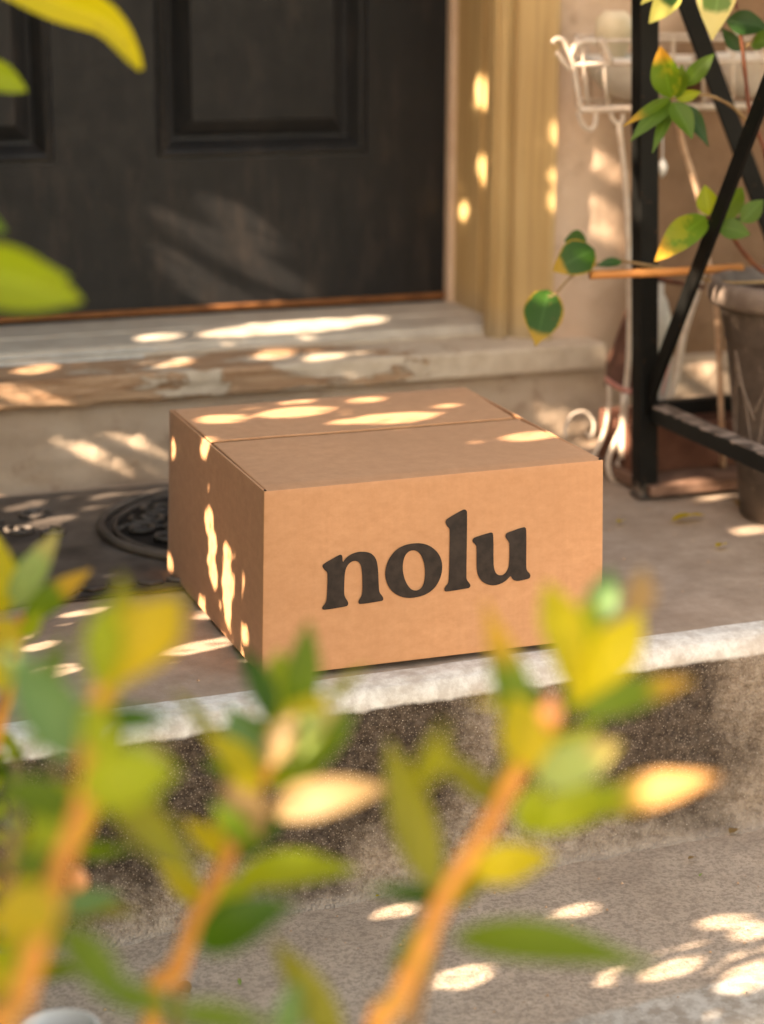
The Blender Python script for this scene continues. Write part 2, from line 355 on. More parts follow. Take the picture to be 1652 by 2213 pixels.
# ------------------------------------------------------------------ setting
def porch():
    prof = []
    for y in lin(.90, -.02, 70): prof.append((y, 0))
    R = .026; cy, cz = -.046+.0, -R
    for k in range(1, 13):
        a = math.pi/2*k/12; prof.append((cy - R*math.sin(a), cz + R*math.cos(a)))
    for z in lin(-.032, -.205, 42): prof.append((cy-R+.000-(z+.03)*-.0, z))
    yb = cy-R; r2 = .032
    for k in range(1, 9):
        a = math.pi/2*k/8; prof.append((yb - r2*(1-math.cos(a)), -.205 - r2*math.sin(a)))
    prof.append((yb-r2-.02, -.2385))
    xs = [-2.6+.1*i for i in range(20)] + lin(-.6, 1.3, 260) + [1.35+.1*i for i in range(25)]
    def fn(x, k):
        y, z = prof[k]
        sl = .036*(x+.1) if y < .3 else .036*(x+.1)*max(0, 1-(y-.3)/.3)
        p = V((x, y+sl, z)); top = z > -.004
        if top:
            p.z += .0014*fbm(x, y, 0, 9, 3) - .0012
        else:
            kk = max(0, min(1, (-z-.015)/.03)); d = (.0042*fbm(x, y, z, 22, 4) + .0016*fbm(x, y, z, 130, 3))*kk + .0010*fbm(x, y, z, 40, 3)
            p.y += d*(1 if z > -.21 else .3); p.z += d*.3*kk
            if z < -.23: p.z -= .003
        return p
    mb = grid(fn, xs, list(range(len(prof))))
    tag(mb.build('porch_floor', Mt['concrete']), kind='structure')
porch()
def lowstep():
    prof = [(y, -.2375) for y in lin(-.04, -.425, 52)]
    R = .02
    for k in range(1, 9):
        a = math.pi/2*k/8; prof.append((-.425 - R*math.sin(a), -.2575 + R*math.cos(a)))
    for z in lin(-.27, -.50, 24): prof.append((-.445, z))
    xs = [-2.6+.1*i for i in range(20)] + lin(-.6, 1.3, 160) + [1.35+.1*i for i in range(25)]
    def fn(x, k):
        y, z = prof[k]; p = V((x, y+.036*(x+.1) - .03, z))
        if k > 2:
            p.z += .0020*fbm(x, y, z, 14, 4)
        if z < -.24: p.y += .004*fbm(x, y, z, 30, 4)
        return p
    tag(grid(fn, xs, list(range(len(prof)))).build('lower_step', Mt['tread']), kind='structure')
lowstep()
g = MB(); g.add([(-60,-60,-.49),(60,-60,-.49),(60,.5,-.49),(-60,.5,-.49)], [(0,1,2,3)])
tag(g.build('ground', Mt['ground'], smooth=False), kind='structure')
# ------------------------------------------------------------------ house
DY = 1.17; XJ = .690
house = tag(empty('house', (0.3, .9, 0)), 'front of a house with a black panelled door, ochre door frame and pale rendered wall', 'house')
def foundation():
    def fn(x, z):
        return V((x, .852 + .011*fbm(x, 0, z, 9, 4) + .003*fbm(x, 1, z, 45, 3) + (.010 if z > .118 else 0), z))
    mb = grid(fn, lin(-2.2, 3.0, 420), lin(-.02, .1285, 26))
    mb.box(-2.2, 3.0, .875, 1.3, -.02, .1270)
    mb.build('foundation', Mt['found'], house)
foundation()
def sill():
    mb = MB(); prof = []
    for y, z in [(.99, .128), (.832, .128)] + [(.829, z) for z in lin(.1295, .1655, 12)] + [(y, .1675) for y in lin(.832, .99, 16)]: prof.append((y, z))
    xs = lin(-1.2, .808, 420)
    def fn(x, k):
        y, z = prof[k]; rough = max(0, min(1, (.62-x)*1.5))
        d = .0045*fbm(x*.25, y, z*2.2, 26, 4)*rough + .0008*fbm(x, y, z, 60, 3)
        if z < .13: return V((x, y, z + .004*rough*fbm(x, 0, 0, 16, 4)))
        if z < .1670: return V((x, y + d, z + .003*rough*fbm(x, 5, 0, 14, 4)))
        return V((x, y, z + d*.5))
    grid(fn, xs, list(range(len(prof))), mb=mb)
    mb.add([(.808, .99, .128), (.808, .83, .128), (.808, .83, .1672), (.808, .99, .1672)], [(0, 1, 2, 3)])
    mb.build('door_sill', Mt['peel'], house)
sill()
def wall():
    X0 = at(1183, 500, 1, .893).x
    def fn(x, z):
        low = max(0, min(1, (.34-z)/.16))
        return V((x, .897 - .012*low*max(0, fbm(x, 0, z, 7, 3)+.15) + .0015*fbm(x, 0, z, 30, 3), z))
    mb = grid(fn, lin(X0+.001, 3.0, 260), lin(.10, .75, 110))
    mb.box(X0+.001, 3.0, .8985, 1.3, .75, 1.04); mb.box(-3.2, -1.25, .915, 1.3, .1, 1.04); mb.box(-1.25, X0+.001, .915, 1.3, 1.003, 1.04)
    mb.box(X0+.002, 3.0, .93, 1.29, .09, .75)
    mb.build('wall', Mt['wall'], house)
    return X0
XW = wall()
def casing():
    X0 = at(1062, 500, 1, .93).x
    a = lambda xp, Y=.925: at(xp, 480, 1, Y).x
    pts = [(XJ, .935), (a(1063), .930), (a(1064), .926), (a(1066), .958), (a(1073), .958), (a(1075), .926), (a(1086), .917), (a(1097), .921),
           (a(1099), .956), (a(1107), .956), (a(1110), .930), (a(1116), .922), (a(1135), .908), (a(1158), .890), (a(1168), .883), (a(1174), .880), (XW-.002, .884), (XW-.002, .935)]
    mb = MB()
    mb.rings([[V((x, y, z)) for x, y in pts] for z in lin(.1672, 1.00, 2)], closed=True, cap=True)
    mb.build('door_casing', Mt['ochre'], house, smooth=False, bevel=.0012)
    for u0, u1 in ((1065.5, 1074), (1098.5, 1108)):  # dark strips stand in for the shade inside the grooves
        m = MB(); m.box(a(u0)+.0006, a(u1)-.0006, .9395, .9555, .1680, 0.995); m.build('groove_shade', Mt['brownstrip'], house, smooth=False)
    m = MB(); m.box(XW-.0015, XW+.0065, .893, .93, .168, 1.00); m.build('corner_strip', Mt['brownstrip'], house, smooth=False)  # brown strip along the corner of casing and wall
    # jamb: faces left, with a stop
    m = MB(); m.box(XJ, .86, .936, 1.30, .1672, 1.00); m.box(XJ-.007, XJ+.001, 1.052, 1.30, .1860, 1.00); m.box(XJ-.0015, XJ+.001, .990, .994, .1870, 1.00)
    m.build('door_jamb', Mt['ochre'], house, smooth=False, bevel=.001)
    m = MB(); m.box(XJ-.018, XJ-.0072, 1.150, 1.30, .1862, 1.00); m.build('weather_strip', Mt['pinktrim'], house, smooth=False, bevel=.002)
    m = MB(); m.box(-1.25, -1.15, .90, 1.30, .1672, 1.00); m.box(-1.25, XJ, .936, 1.30, 1.0025, 1.00); m.build('door_casing', Mt['ochre'], house, smooth=False)
casing()
def threshold():
    prof = [(.952, .1677), (.950, .1735), (.957, .1765), (.960, .1765), (.962, .1735), (.968, .1735), (.970, .1800), (.978, .1832), (1.0, .1845), (1.06, .1862), (1.062, .1880), (1.072, .1882), (1.075, .1866), (1.16, .1880), (1.30, .1880), (1.30, .1677)]
    mb = MB(); mb.rings([[V((x, y, z + .0006*math.sin(x*9))) for y, z in prof] for x in lin(-1.15, XJ-.0015, 40)], closed=True, cap=True)
    mb.build('threshold', Mt['thresh'], house, smooth=False, bevel=.0006)
    m = MB(); m.box(-1.15, .10, .9455, .9495, .1678, .1715); m.box(-1.15, .12, .9512, .9565, .1768, .1786); m.build('metal_strip', Mt['alu'], house, smooth=False, bevel=.0008)
threshold()
def door():
    zb = .1965
    d = MB(); x0, x1 = -1.14, XJ-.0185
    # panels (x0,x1,z0,z1)
    pz = at(570, 339, 1, DY).z; ptop = .94
    P = [(at(337, 338, 1, DY).x, at(795, 330, 1, DY).x, pz, ptop)]
    gap = at(337, 345, 1, DY).x - at(119, 352, 1, DY).x; wdt = P[0][1]-P[0][0]
    xr = at(119, 352, 1, DY).x; P.append((xr-wdt, xr, pz, ptop))
    # face with rectangular holes
    cols = sorted([x0, P[1][0], P[1][1], P[0][0], P[0][1], x1]); rows = [zb, pz, ptop, 1.002]
    for i in range(5):
        for j in range(3):
            if i in (1, 3) and j == 1: continue
            d.add([(cols[i], DY, rows[j]), (cols[i+1], DY, rows[j]), (cols[i+1], DY, rows[j+1]), (cols[i], DY, rows[j+1])], [(0, 1, 2, 3)])
    d.box(x0, x1, DY+.034, DY+.05, zb, 1.002)
    d.add([(x0, DY, zb), (x1, DY, zb), (x1, DY+.04, zb), (x0, DY+.04, zb)], [(0, 1, 2, 3)])
    d.add([(x1, DY, zb), (x1, DY+.04, zb), (x1, DY+.04, 1.002), (x1, DY, 1.002)], [(0, 1, 2, 3)])
    dr = d.build('front_door', Mt['door'], house, smooth=False, recalc=False)
    for a, b, c, e in P:
        m = MB(); seq = [(0, 0), (.0015, .0075), (.0045, .0075), (.0060, .0005), (.010, -.0018), (.0145, .0000), (.029, .0150), (.0305, .0215), (.0340, .0220), (.0355, .0205), (.058, .0015), (.0600, -.0012), (.0650, -.0012)]
        rs = [[V((a+t, DY+h, c+t)), V((b-t, DY+h, c+t)), V((b-t, DY+h, e-t)), V((a+t, DY+h, e-t))] for t, h in seq]
        m.rings(rs, closed=True); q = rs[-1]; m.add(q, [(0, 1, 2, 3)])
        m.build('raised_panel', Mt['door'], dr, smooth=False)
    m = MB(); pts = [(x0, DY-.0105, .1975), (x1, DY-.0105, .1975)]
    m.rings([[V((x, DY-.010, .1955)), V((x, DY-.012, .2005)), V((x, DY-.0008, .2030)), V((x, DY-.0008, .1955))] for x in lin(x0, x1, 3)], cap=True)
    m.build('door_sweep', Mt['copper'], dr, smooth=False, bevel=.0008)
    m = MB(); m.box(x0, x1, DY+.002, DY+.029, .1885, .1960); m.build('door_gap_shade', Mt['black'], dr, smooth=False)  # black block stands in for the shade in the gap under the door
door()
# ------------------------------------------------------------------ cardboard box
BH = .208
def cardboard_box():
    root = tag(empty('cardboard_box', (.2, .2, 0)), 'large brown cardboard delivery box printed nolu standing on the porch floor', 'box')
    bfl = V((-.001, -.001, .0055)); bfr = at(1302, 1378, 2, .0055); bbl = V((at(362, 1232, 2, .0055).x, at(362, 1232, 2, .0055).y, .0055))
    bfl = at(566.5, 1466, 2, .0055)
    tfl = at(571, 1062, 2, BH); tfr = at(1304.5, 993.5, 2, BH); tbl = at(366, 885, 2, BH)
    bbr = bfr + (bbl-bfl); tbr = tfr + (tbl-tfl)
    def q(a, b, c, d, u, v, bulge=0, nrm=V((0, 0, 0)), tk=0):
        p = (a*(1-u)+b*u)*(1-v) + (d*(1-u)+c*u)*v
        s = math.sin(math.pi*u)*math.sin(math.pi*v)
        return p + nrm*(bulge*s + .0009*s*fbm(p.x, p.y, p.z, 7, 2))
    m = MB(); n1 = 40
    us = lin(0, 1, n1); vs = lin(0, 1, 24)
    grid(lambda u, v: q(bfl, bfr, tfr, tfl, u, v, .0016, V((0, -1, 0))), us, vs, mb=m)
    grid(lambda u, v: q(bbl, bfl, tfl, tbl, u, v, .0020, V((-1, 0, 0))), us, vs, mb=m)
    grid(lambda u, v: q(bfr, bbr, tbr, tfr, u, v, .001, V((1, 0, 0))), us, vs, mb=m)
    grid(lambda u, v: q(bbr, bbl, tbl, tbr, u, v, .001, V((0, 1, 0))), us, vs, mb=m)
    # weld + open top ; give thickness
    me = m.build('carton_wall', Mt['kraft'], root)
    bm = bmesh.new(); bm.from_mesh(me.data); bmesh.ops.remove_doubles(bm, verts=bm.verts, dist=.0004); bmesh.ops.recalc_face_normals(bm, faces=bm.faces); bm.to_mesh(me.data); bm.free()
    me.data.polygons.foreach_set('use_smooth', [True]*len(me.data.polygons))
    s = me.modifiers.new('thick', 'SOLIDIFY'); s.thickness = .0032; s.offset = -1
    b = me.modifiers.new('bevel', 'BEVEL'); b.width = .0022; b.segments = 3; b.limit_method = 'ANGLE'; b.angle_limit = math.radians(50)
    # bottom flaps, slightly inside the walls
    m = MB(); m.box(bbl.x+.012, bfr.x-.022, .016, bbl.y-.015, .0004, .007); m.build('bottom_flap', Mt['kraft'], root, smooth=False)
    # top flaps
    sL = at(452, 958, 2, BH); sR = at(1112, 905.5, 2, BH)
    X = (tfr-tfl).normalized(); Y = (tbl-tfl).normalized()
    def flap(a, b, c, d, lift, nm, bend):
        m = MB(); us = lin(0, 1, 60); vs = lin(0, 1, 18)
        def top(u, v, dz=0):
            p = (a*(1-u)+b*u)*(1-v) + (d*(1-u)+c*u)*v
            return p + V((0, 0, lift + bend(u, v) + .0007*fbm(p.x, p.y, 0, 6, 2) - dz))
        T = [[top(u, v) for u in us] for v in vs]; B = [[top(u, v, .0030) for u in us] for v in vs]
        grid(lambda u, v: top(u, v), us, vs, mb=m); grid(lambda u, v: top(u, v, .0030), us, vs, mb=m)
        for A, Bq in ((T[0], B[0]), (T[-1], B[-1]), ([r[0] for r in T], [r[0] for r in B]), ([r[-1] for r in T], [r[-1] for r in B])):
            m.rings([A, Bq], closed=False)
        o = m.build(nm, Mt['kraft'], root, smooth=True)
        bm = bmesh.new(); bm.from_mesh(o.data); bmesh.ops.remove_doubles(bm, verts=bm.verts, dist=.0001); bmesh.ops.recalc_face_normals(bm, faces=bm.faces)
        for e in bm.edges:
            if e.calc_face_angle(0) > .7: e.smooth = False
        bm.to_mesh(o.data); bm.free()
        bv = o.modifiers.new('bevel', 'BEVEL'); bv.width = .001; bv.segments = 2; bv.limit_method = 'ANGLE'; bv.angle_limit = math.radians(50)
    e = .0042
    # front flap hinges on the front wall
    flap(tfl + X*e + Y*.0016, tfr - X*.0016 + Y*.0016, sR - Y*.0036 + X*.004, sL + X*.0042 - Y*.0036, .0004, 'top_flap',
         lambda u, v: -.0030*math.exp(-(v/.03)**2)*.6 - .0012*math.exp(-((u)/.03)**2)*(1-v))
    flap(sL + Y*.0024 + X*.0030, sR + Y*.0024, tbr - X*.0015 - Y*.0022, tbl + X*.003 - Y*.0022, .0016, 'top_flap',
         lambda u, v: -.0030*math.exp(-((1-v)/.03)**2)*.6)
    # black rods stand in for the shade in holes at the front corners
    for c, sx in ((tfl, 1), (tfr, -1)):
        m = MB()
        m.tube([c + X*sx*.0022 + Y*.001 + V((0, 0, -.0008)), c + X*sx*.0022 + Y*.0052 + V((0, 0, -.0004))], .0014, 8)
        m.build('corner_hole_shade', Mt['black'], root)
    # printed word, a thin ink layer on the front wall
    nrm = X.cross(V((0, 0, 1))).normalized()
    if nrm.y > 0: nrm = -nrm
    O = bfl; dd = (O - CAM).dot(nrm)
    Uv = ((tfl-bfl)).normalized()
    pn = X.cross(Uv).normalized()
    if pn.y > 0: pn = -pn
    def L(cx, cy, off):
        x = (1200 + cx/1.652)*.54022; y = (2000 + cy/1.652)*.54022
        dr = ray(x, y); t = (bfl - CAM).dot(pn)/dr.dot(pn); p = CAM + dr*t
        u = (p-bfl).dot(X)/(bfr-bfl).length; v = (p-bfl).dot(Uv)/(tfl-bfl).length
        s = math.sin(math.pi*max(0,min(1,u)))*math.sin(math.pi*max(0,min(1,v)))
        return q(bfl, bfr, tfr, tfl, u, v, .0016, V((0, -1, 0))) + pn*off
    def chaikin(p, k=2):
        for _ in range(k):
            o = []
            for i in range(len(p)):
                a = p[i]; b = p[(i+1) % len(p)]
                o += [(a[0]*.75+b[0]*.25, a[1]*.75+b[1]*.25), (a[0]*.25+b[0]*.75, a[1]*.25+b[1]*.75)]
            p = o
        return p
    n_ = [(119,456),(122,444),(135,433),(225,385),(240,381),(250,392),(252,437),(268,412),(300,385),(345,369),(385,368),(425,374),(455,392),(477,425),(487,470),(492,520),(497,590),(502,640),(522,663),(531,679),(529,693),(515,698),(378,714),(367,707),(366,690),(383,665),(391,635),(388,560),(384,500),(377,465),(365,440),(345,428),(325,426),(300,437),(280,462),(270,495),(268,540),(268,630),(275,662),(295,690),(300,706),(294,720),(280,725),(142,743),(130,738),(127,723),(150,695),(156,665),(156,510),(150,492),(128,472)]
    l_ = [(930,198),(933,183),(945,173),(1040,122),(1058,118),(1070,127),(1074,145),(1074,555),(1080,583),(1100,606),(1105,620),(1097,633),(1080,636),(950,653),(934,649),(931,634),(940,616),(955,600),(961,575),(961,255),(955,237),(938,220)]
    u_ = [(1111,326),(1116,311),(1130,303),(1225,277),(1240,276),(1250,288),(1252,470),(1257,512),(1270,545),(1298,562),(1328,553),(1350,520),(1357,480),(1358,355),(1350,337),(1334,320),(1329,302),(1336,287),(1350,280),(1445,251),(1460,251),(1470,265),(1469,510),(1475,535),(1495,555),(1500,570),(1492,586),(1475,591),(1420,601),(1395,598),(1378,585),(1367,562),(1345,590),(1310,612),(1260,625),(1215,616),(1175,592),(1150,552),(1141,500),(1140,370),(1132,350),(1115,337)]
    oo = [(537,530),(540,480),(556,430),(585,385),(625,352),(670,334),(720,327),(770,328),(815,340),(855,365),(888,400),(908,440),(916,485),(912,535),(893,590),(860,635),(815,665),(765,680),(710,686),(660,680),(615,660),(575,625),(550,580)]
    oi = [(652,475),(657,430),(670,398),(692,377),(720,371),(748,380),(772,405),(790,445),(800,490),(803,540),(799,585),(785,618),(762,636),(738,638),(712,628),(688,600),(668,560),(656,515)]
    def dens(p, k=6):
        o = []
        for i in range(len(p)):
            a = p[i]; b = p[(i+1) % len(p)]; n = max(1, int(math.hypot(a[0]-b[0], a[1]-b[1])/18))
            o += [(a[0]+(b[0]-a[0])*j/n, a[1]+(b[1]-a[1])*j/n) for j in range(n)]
        return o
    for nm, loops in (('n', [n_]), ('o', [oo, oi]), ('l', [l_]), ('u', [u_])):
        loops = [dens(chaikin(p)) for p in loops]
        m = MB(); vs = [V((x, y, 0)) for lp in loops for x, y in lp]
        tris = tessellate_polygon([[V((x, y, 0)) for x, y in lp] for lp in loops])
        m.add([L(v.x, v.y, .0009) for v in vs], [tuple(t) for t in tris])
        o = m.build('letter', Mt['ink'], root, smooth=False)
        s = o.modifiers.new('thick', 'SOLIDIFY'); s.thickness = .0004; s.offset = 1 if False else 0
cardboard_box()
# ------------------------------------------------------------------ doormat
def doormat():
    root = tag(empty('doormat', (0, .5, 0)), 'dusty black rubber doormat with raised oval rim and scrollwork, left of and behind the box', 'doormat')
    m = MB(); x0, x1, y0, y1 = -.46, .47, .325, .812
    def fn(x, y):
        return V((x, y + .004*fbm(x, 0, 0, 8, 2)*(1 if y < .5 else 0), .0065 + .0016*fbm(x, y, 0, 12, 3)))
    grid(fn, lin(x0, x1, 120), lin(y0, y1, 70), mb=m)
    m.box(x0, x1, y0+.004, y1-.002, .0006, .0042)
    m.build('mat_base', Mt['rubber'], root)
    cx, cy, a, b = .205, .565, .255, .215
    m = MB(); pts = [V((cx+a*math.cos(t), cy+b*math.sin(t), .0125)) for t in lin(0, 2*math.pi, 80)]
    m.tube(pts, .0060, 8, cap=False)
    pts = [V((cx+(a-.018)*math.cos(t), cy+(b-.018)*math.sin(t), .0105)) for t in lin(0, 2*math.pi, 80)]
    m.tube(pts, .004, 6, cap=False); m.build('oval_rim', Mt['rubber'], root)
    m = MB()
    m.add([V((cx+(a-.02)*math.cos(t), cy+(b-.02)*math.sin(t), .0092)) for t in lin(0, 2*math.pi, 60)[:-1]], [tuple(range(59))])
    m.build('oval_backing', Mt['black'], root); m = MB()
    rr = random.Random(4)
    def spiral(c, r, turns, ph, dirn, th=.0042):
        pts = []
        for k in range(34):
            t = k/33; ang = ph + dirn*turns*2*math.pi*t; R = r*(1-t*.85)
            pts.append(V((c[0]+R*math.cos(ang), c[1]+R*math.sin(ang), .0125+.002*math.sin(t*3))))
        m.tube(pts, th, 6)
    for ix in range(-5, 6):
        for iy in range(-4, 5):
            x = cx+ix*.052+(.026 if iy % 2 else 0); y = cy+iy*.047
            if ((x-cx)/(a-.045))**2 + ((y-cy)/(b-.045))**2 < 1:
                spiral((x, y), .027, 1.35, rr.random()*6, rr.choice((-1, 1)))
                m.tube(smooth_curve([(x, y, .0115), (x+.02, y+.015, .012), (x+.05, y+.01+rr.uniform(-.01, .01), .0115)], 5), .0035, 6)
    m.build('scrollwork', Mt['rubber2'], root)
    m = MB(); rr = random.Random(7)
    for k in range(26):       # outer scroll border
        x = rr.uniform(-.45, -.10); y = .60+rr.uniform(-.03, .17)
        sp = MB(); pts = []
        r = rr.uniform(.018, .03); ph = rr.random()*6; dn = rr.choice((-1, 1))
        for j in range(26):
            t = j/25; ang = ph+dn*1.3*2*math.pi*t; R = r*(1-t*.8); pts.append(V((x+R*math.cos(ang), y+R*math.sin(ang), .0105)))
        m.tube(pts, .004, 6)
    m.build('scroll_border', Mt['rubber'], root); m = MB()
    for k in range(24):
        x = -.45+k*.036; m.tube(smooth_curve([(x, .352, .009), (x+.012, .338, .0095), (x+.028, .345, .009)], 5), .0038, 6)
    m.build('edge_loops', Mt['rubber'], root)
doormat()
# ------------------------------------------------------------------ black steel plant stand
PX0 = at(1385, 500, 1, .525).x; PX1 = at(1422, 500, 1, .525).x; PXB = at(1385, 1076, 1, .525).x
def stand():
    root = tag(empty('steel_plant_stand', (PX0, .525, 0)), 'black painted steel plant stand with square posts and crossed braces, right of the box', 'plant stand')
    t = PX1-PX0; xr = 1.52; yf = -.01; Y0 = .525
    b0 = at(1385, 1076, 1, Y0); b1 = at(1385, 0, 1, Y0); lean = (b1.x-b0.x)/(b1.z-b0.z)
    for x, y in ((b0.x, Y0), (xr, Y0), (xr, yf)):
        m = MB(); tt = t*1.08
        m.rings([[V((x+q+lean*(z-.0), y, z)), V((x+tt+lean*z, y, z)), V((x+tt+lean*z, y+tt, z)), V((x+lean*z, y+tt, z))] for z, q in ((.0035, 0), (1.5, 0))], cap=True)
        m.build('post', Mt['steel'], root, smooth=False, bevel=.002)
        m = MB(); m.box(x-.003, x+tt+.003, y-.003, y+tt, .0002, .008); m.build('foot_cap', Mt['steelworn'], root, smooth=False, bevel=.002)
    z = .128
    m = MB(); a = at(1385, 893, 1, Y0-.004)
    rz = a.z; rx = PXB+.008
    m.box(rx, rx+.028, yf, Y0-.0005, rz-.014, rz+.010); m.build('rail', mat_rail(rz), root, smooth=False, bevel=.0015)
    m = MB(); m.box(PXB+.030, xr, Y0+.006, Y0+.026, rz-.010, rz+.010); m.build('rail', Mt['steel'], root, smooth=False, bevel=.0015)
    m = MB(); m.box(rx+.002, xr, yf-.02, yf-.0005, rz-.010, rz+.010); m.build('rail', Mt['steel'], root, smooth=False, bevel=.0015)
    # side brace, rising towards the front
    xb = PXB+.006
    p0 = at(1398, 872, 0, xb); p1 = at(1652, 205, 0, xb); d = (p1-p0)
    m = MB(); pts = [p0-d*.02, p0+d*1.9]; 
    def bar(a, b, w, th, nrm):
        dd = (b-a).normalized(); s = dd.cross(nrm).normalized(); nn = nrm.normalized()
        r = [[a+s*w+nn*th, a-s*w+nn*th, a-s*w-nn*th, a+s*w-nn*th], [b+s*w+nn*th, b-s*w+nn*th, b-s*w-nn*th, b+s*w-nn*th]]
        m.rings(r, cap=True)
    bar(p0-d*.03, p0+d*1.2, .0125, .0035, V((1, 0, 0))); m.build('brace', Mt['steel'], root, smooth=False, bevel=.0012)
    m = MB(); q0 = at(1475, -20, 1, Y0+.03); q1 = at(1650, 450, 1, Y0+.03); d = q1-q0
    bar(q0-d*.6, q0+d*2.0, .0135, .003, V((0, 1, 0))); m.build('brace', Mt['steel'], root, smooth=False, bevel=.0012)
    m = MB(); m.box(rx, xr+t, yf+.12, Y0+t, .86, .872); m.build('unseen_shelf', Mt['steel'], root, smooth=False)  # unseen shelf added to shade the wall behind the stand
    m = MB(); m.box(rx, xr+t, yf+.3, Y0+t, 1.40, 1.412); m.build('unseen_shelf', Mt['steel'], root, smooth=False)
stand()
# ------------------------------------------------------------------ urn pot
def lathe(m, c, prof, n=64, mi=0, fn=None):
    m.rings([[V((c.x+(r+(fn(k/n, z) if fn else 0))*math.cos(2*math.pi*k/n), c.y+(r+(fn(k/n, z) if fn else 0))*math.sin(2*math.pi*k/n), c.z+z)) for k in range(n)] for r, z in prof], mi)
pc = at(1712, 1128, 2, 0); PC = V((pc.x+.01, pc.y+.03, 0))
def urn():
    c = V((PC.x, PC.y, 0))
    def zy(y): return at(1712, y, 1, PC.y).z
    def r(xl, y): P = at(1712, y, 1, PC.y); return (1712-xl)/px(P)
    root = tag(empty('urn_pot', c), 'tall tapering grey brown garden pot with embossed diamonds, at the right edge', 'plant pot')
    zt = zy(612)+.006; zr = zy(655)
    pr = [(r(1618, 1110)*.98, .0006), (r(1612, 1100), .004), (r(1598, 1000), zy(1005)), (r(1582, 860), zy(860)), (r(1566, 760), zy(765)), (r(1560, 735), zy(738)), (r(1555, 728), zy(728)), (r(1556, 720), zy(720)), (r(1548, 690), zy(690)), (r(1543, 668), zy(668))]
    m = MB(); lathe(m, c, [(.004, .0008)] + pr + [(r(1543, 668), zr)])
    m.build('pot_body', Mt['pot'], root)
    R0 = r(1543, 668); R1 = r(1513, 640); zm = (zt+zr)/2
    m = MB(); lathe(m, c, [(R0-.001, zr), (R1-.006, zr-.001), (R1-.001, zr+.006), (R1, zm+.004), (R1-.004, zt-.002), (R1-.010, zt), (R1-.017, zt-.003), (R1-.019, zt-.02), (R0-.012, zt-.05)])
    m.build('pot_rim', Mt['potrim'], root)
    m = MB(); lathe(m, c, [(R0-.010, zt-.022), (R0*.6, zt-.016), (.001, zt-.012)], fn=lambda u, z: .002*math.sin(u*40)); m.build('potting_soil', Mt['soil'], root)
    m = MB(); ntz = 9; za, zb2 = zy(1000), zy(750)
    def rad(z):
        for (r0, z0), (r1, z1) in zip(pr, pr[1:]):
            if z0 <= z <= z1: return r0+(r1-r0)*(z-z0)/(z1-z0+1e-9)
        return pr[0][0]
    for k in range(ntz):
        a0 = 2*math.pi*k/ntz; a1 = 2*math.pi*(k+.5)/ntz; a2 = 2*math.pi*(k+1)/ntz
        for (A, ZA), (B, ZB) in (((a0, za), (a1, zb2)), ((a1, zb2), (a2, za)), ((a0, (za+zb2)/2), (a1, zb2*.86+za*.14)), ((a1, zb2*.80+za*.2), (a2, (za+zb2)/2-.01)), ((a1, zb2*.98), (a1, zb2*.7+za*.3))):
            pts = []
            for j in range(12):
                t = j/11; aa = A+(B-A)*t; z = ZA+(ZB-ZA)*t; rr = rad(z)+.0006; pts.append(c+V((rr*math.cos(aa), rr*math.sin(aa), z)))
            m.tube(pts, .0019, 6)
    m.build('relief_pattern', Mt['potrib'], root)
urn()
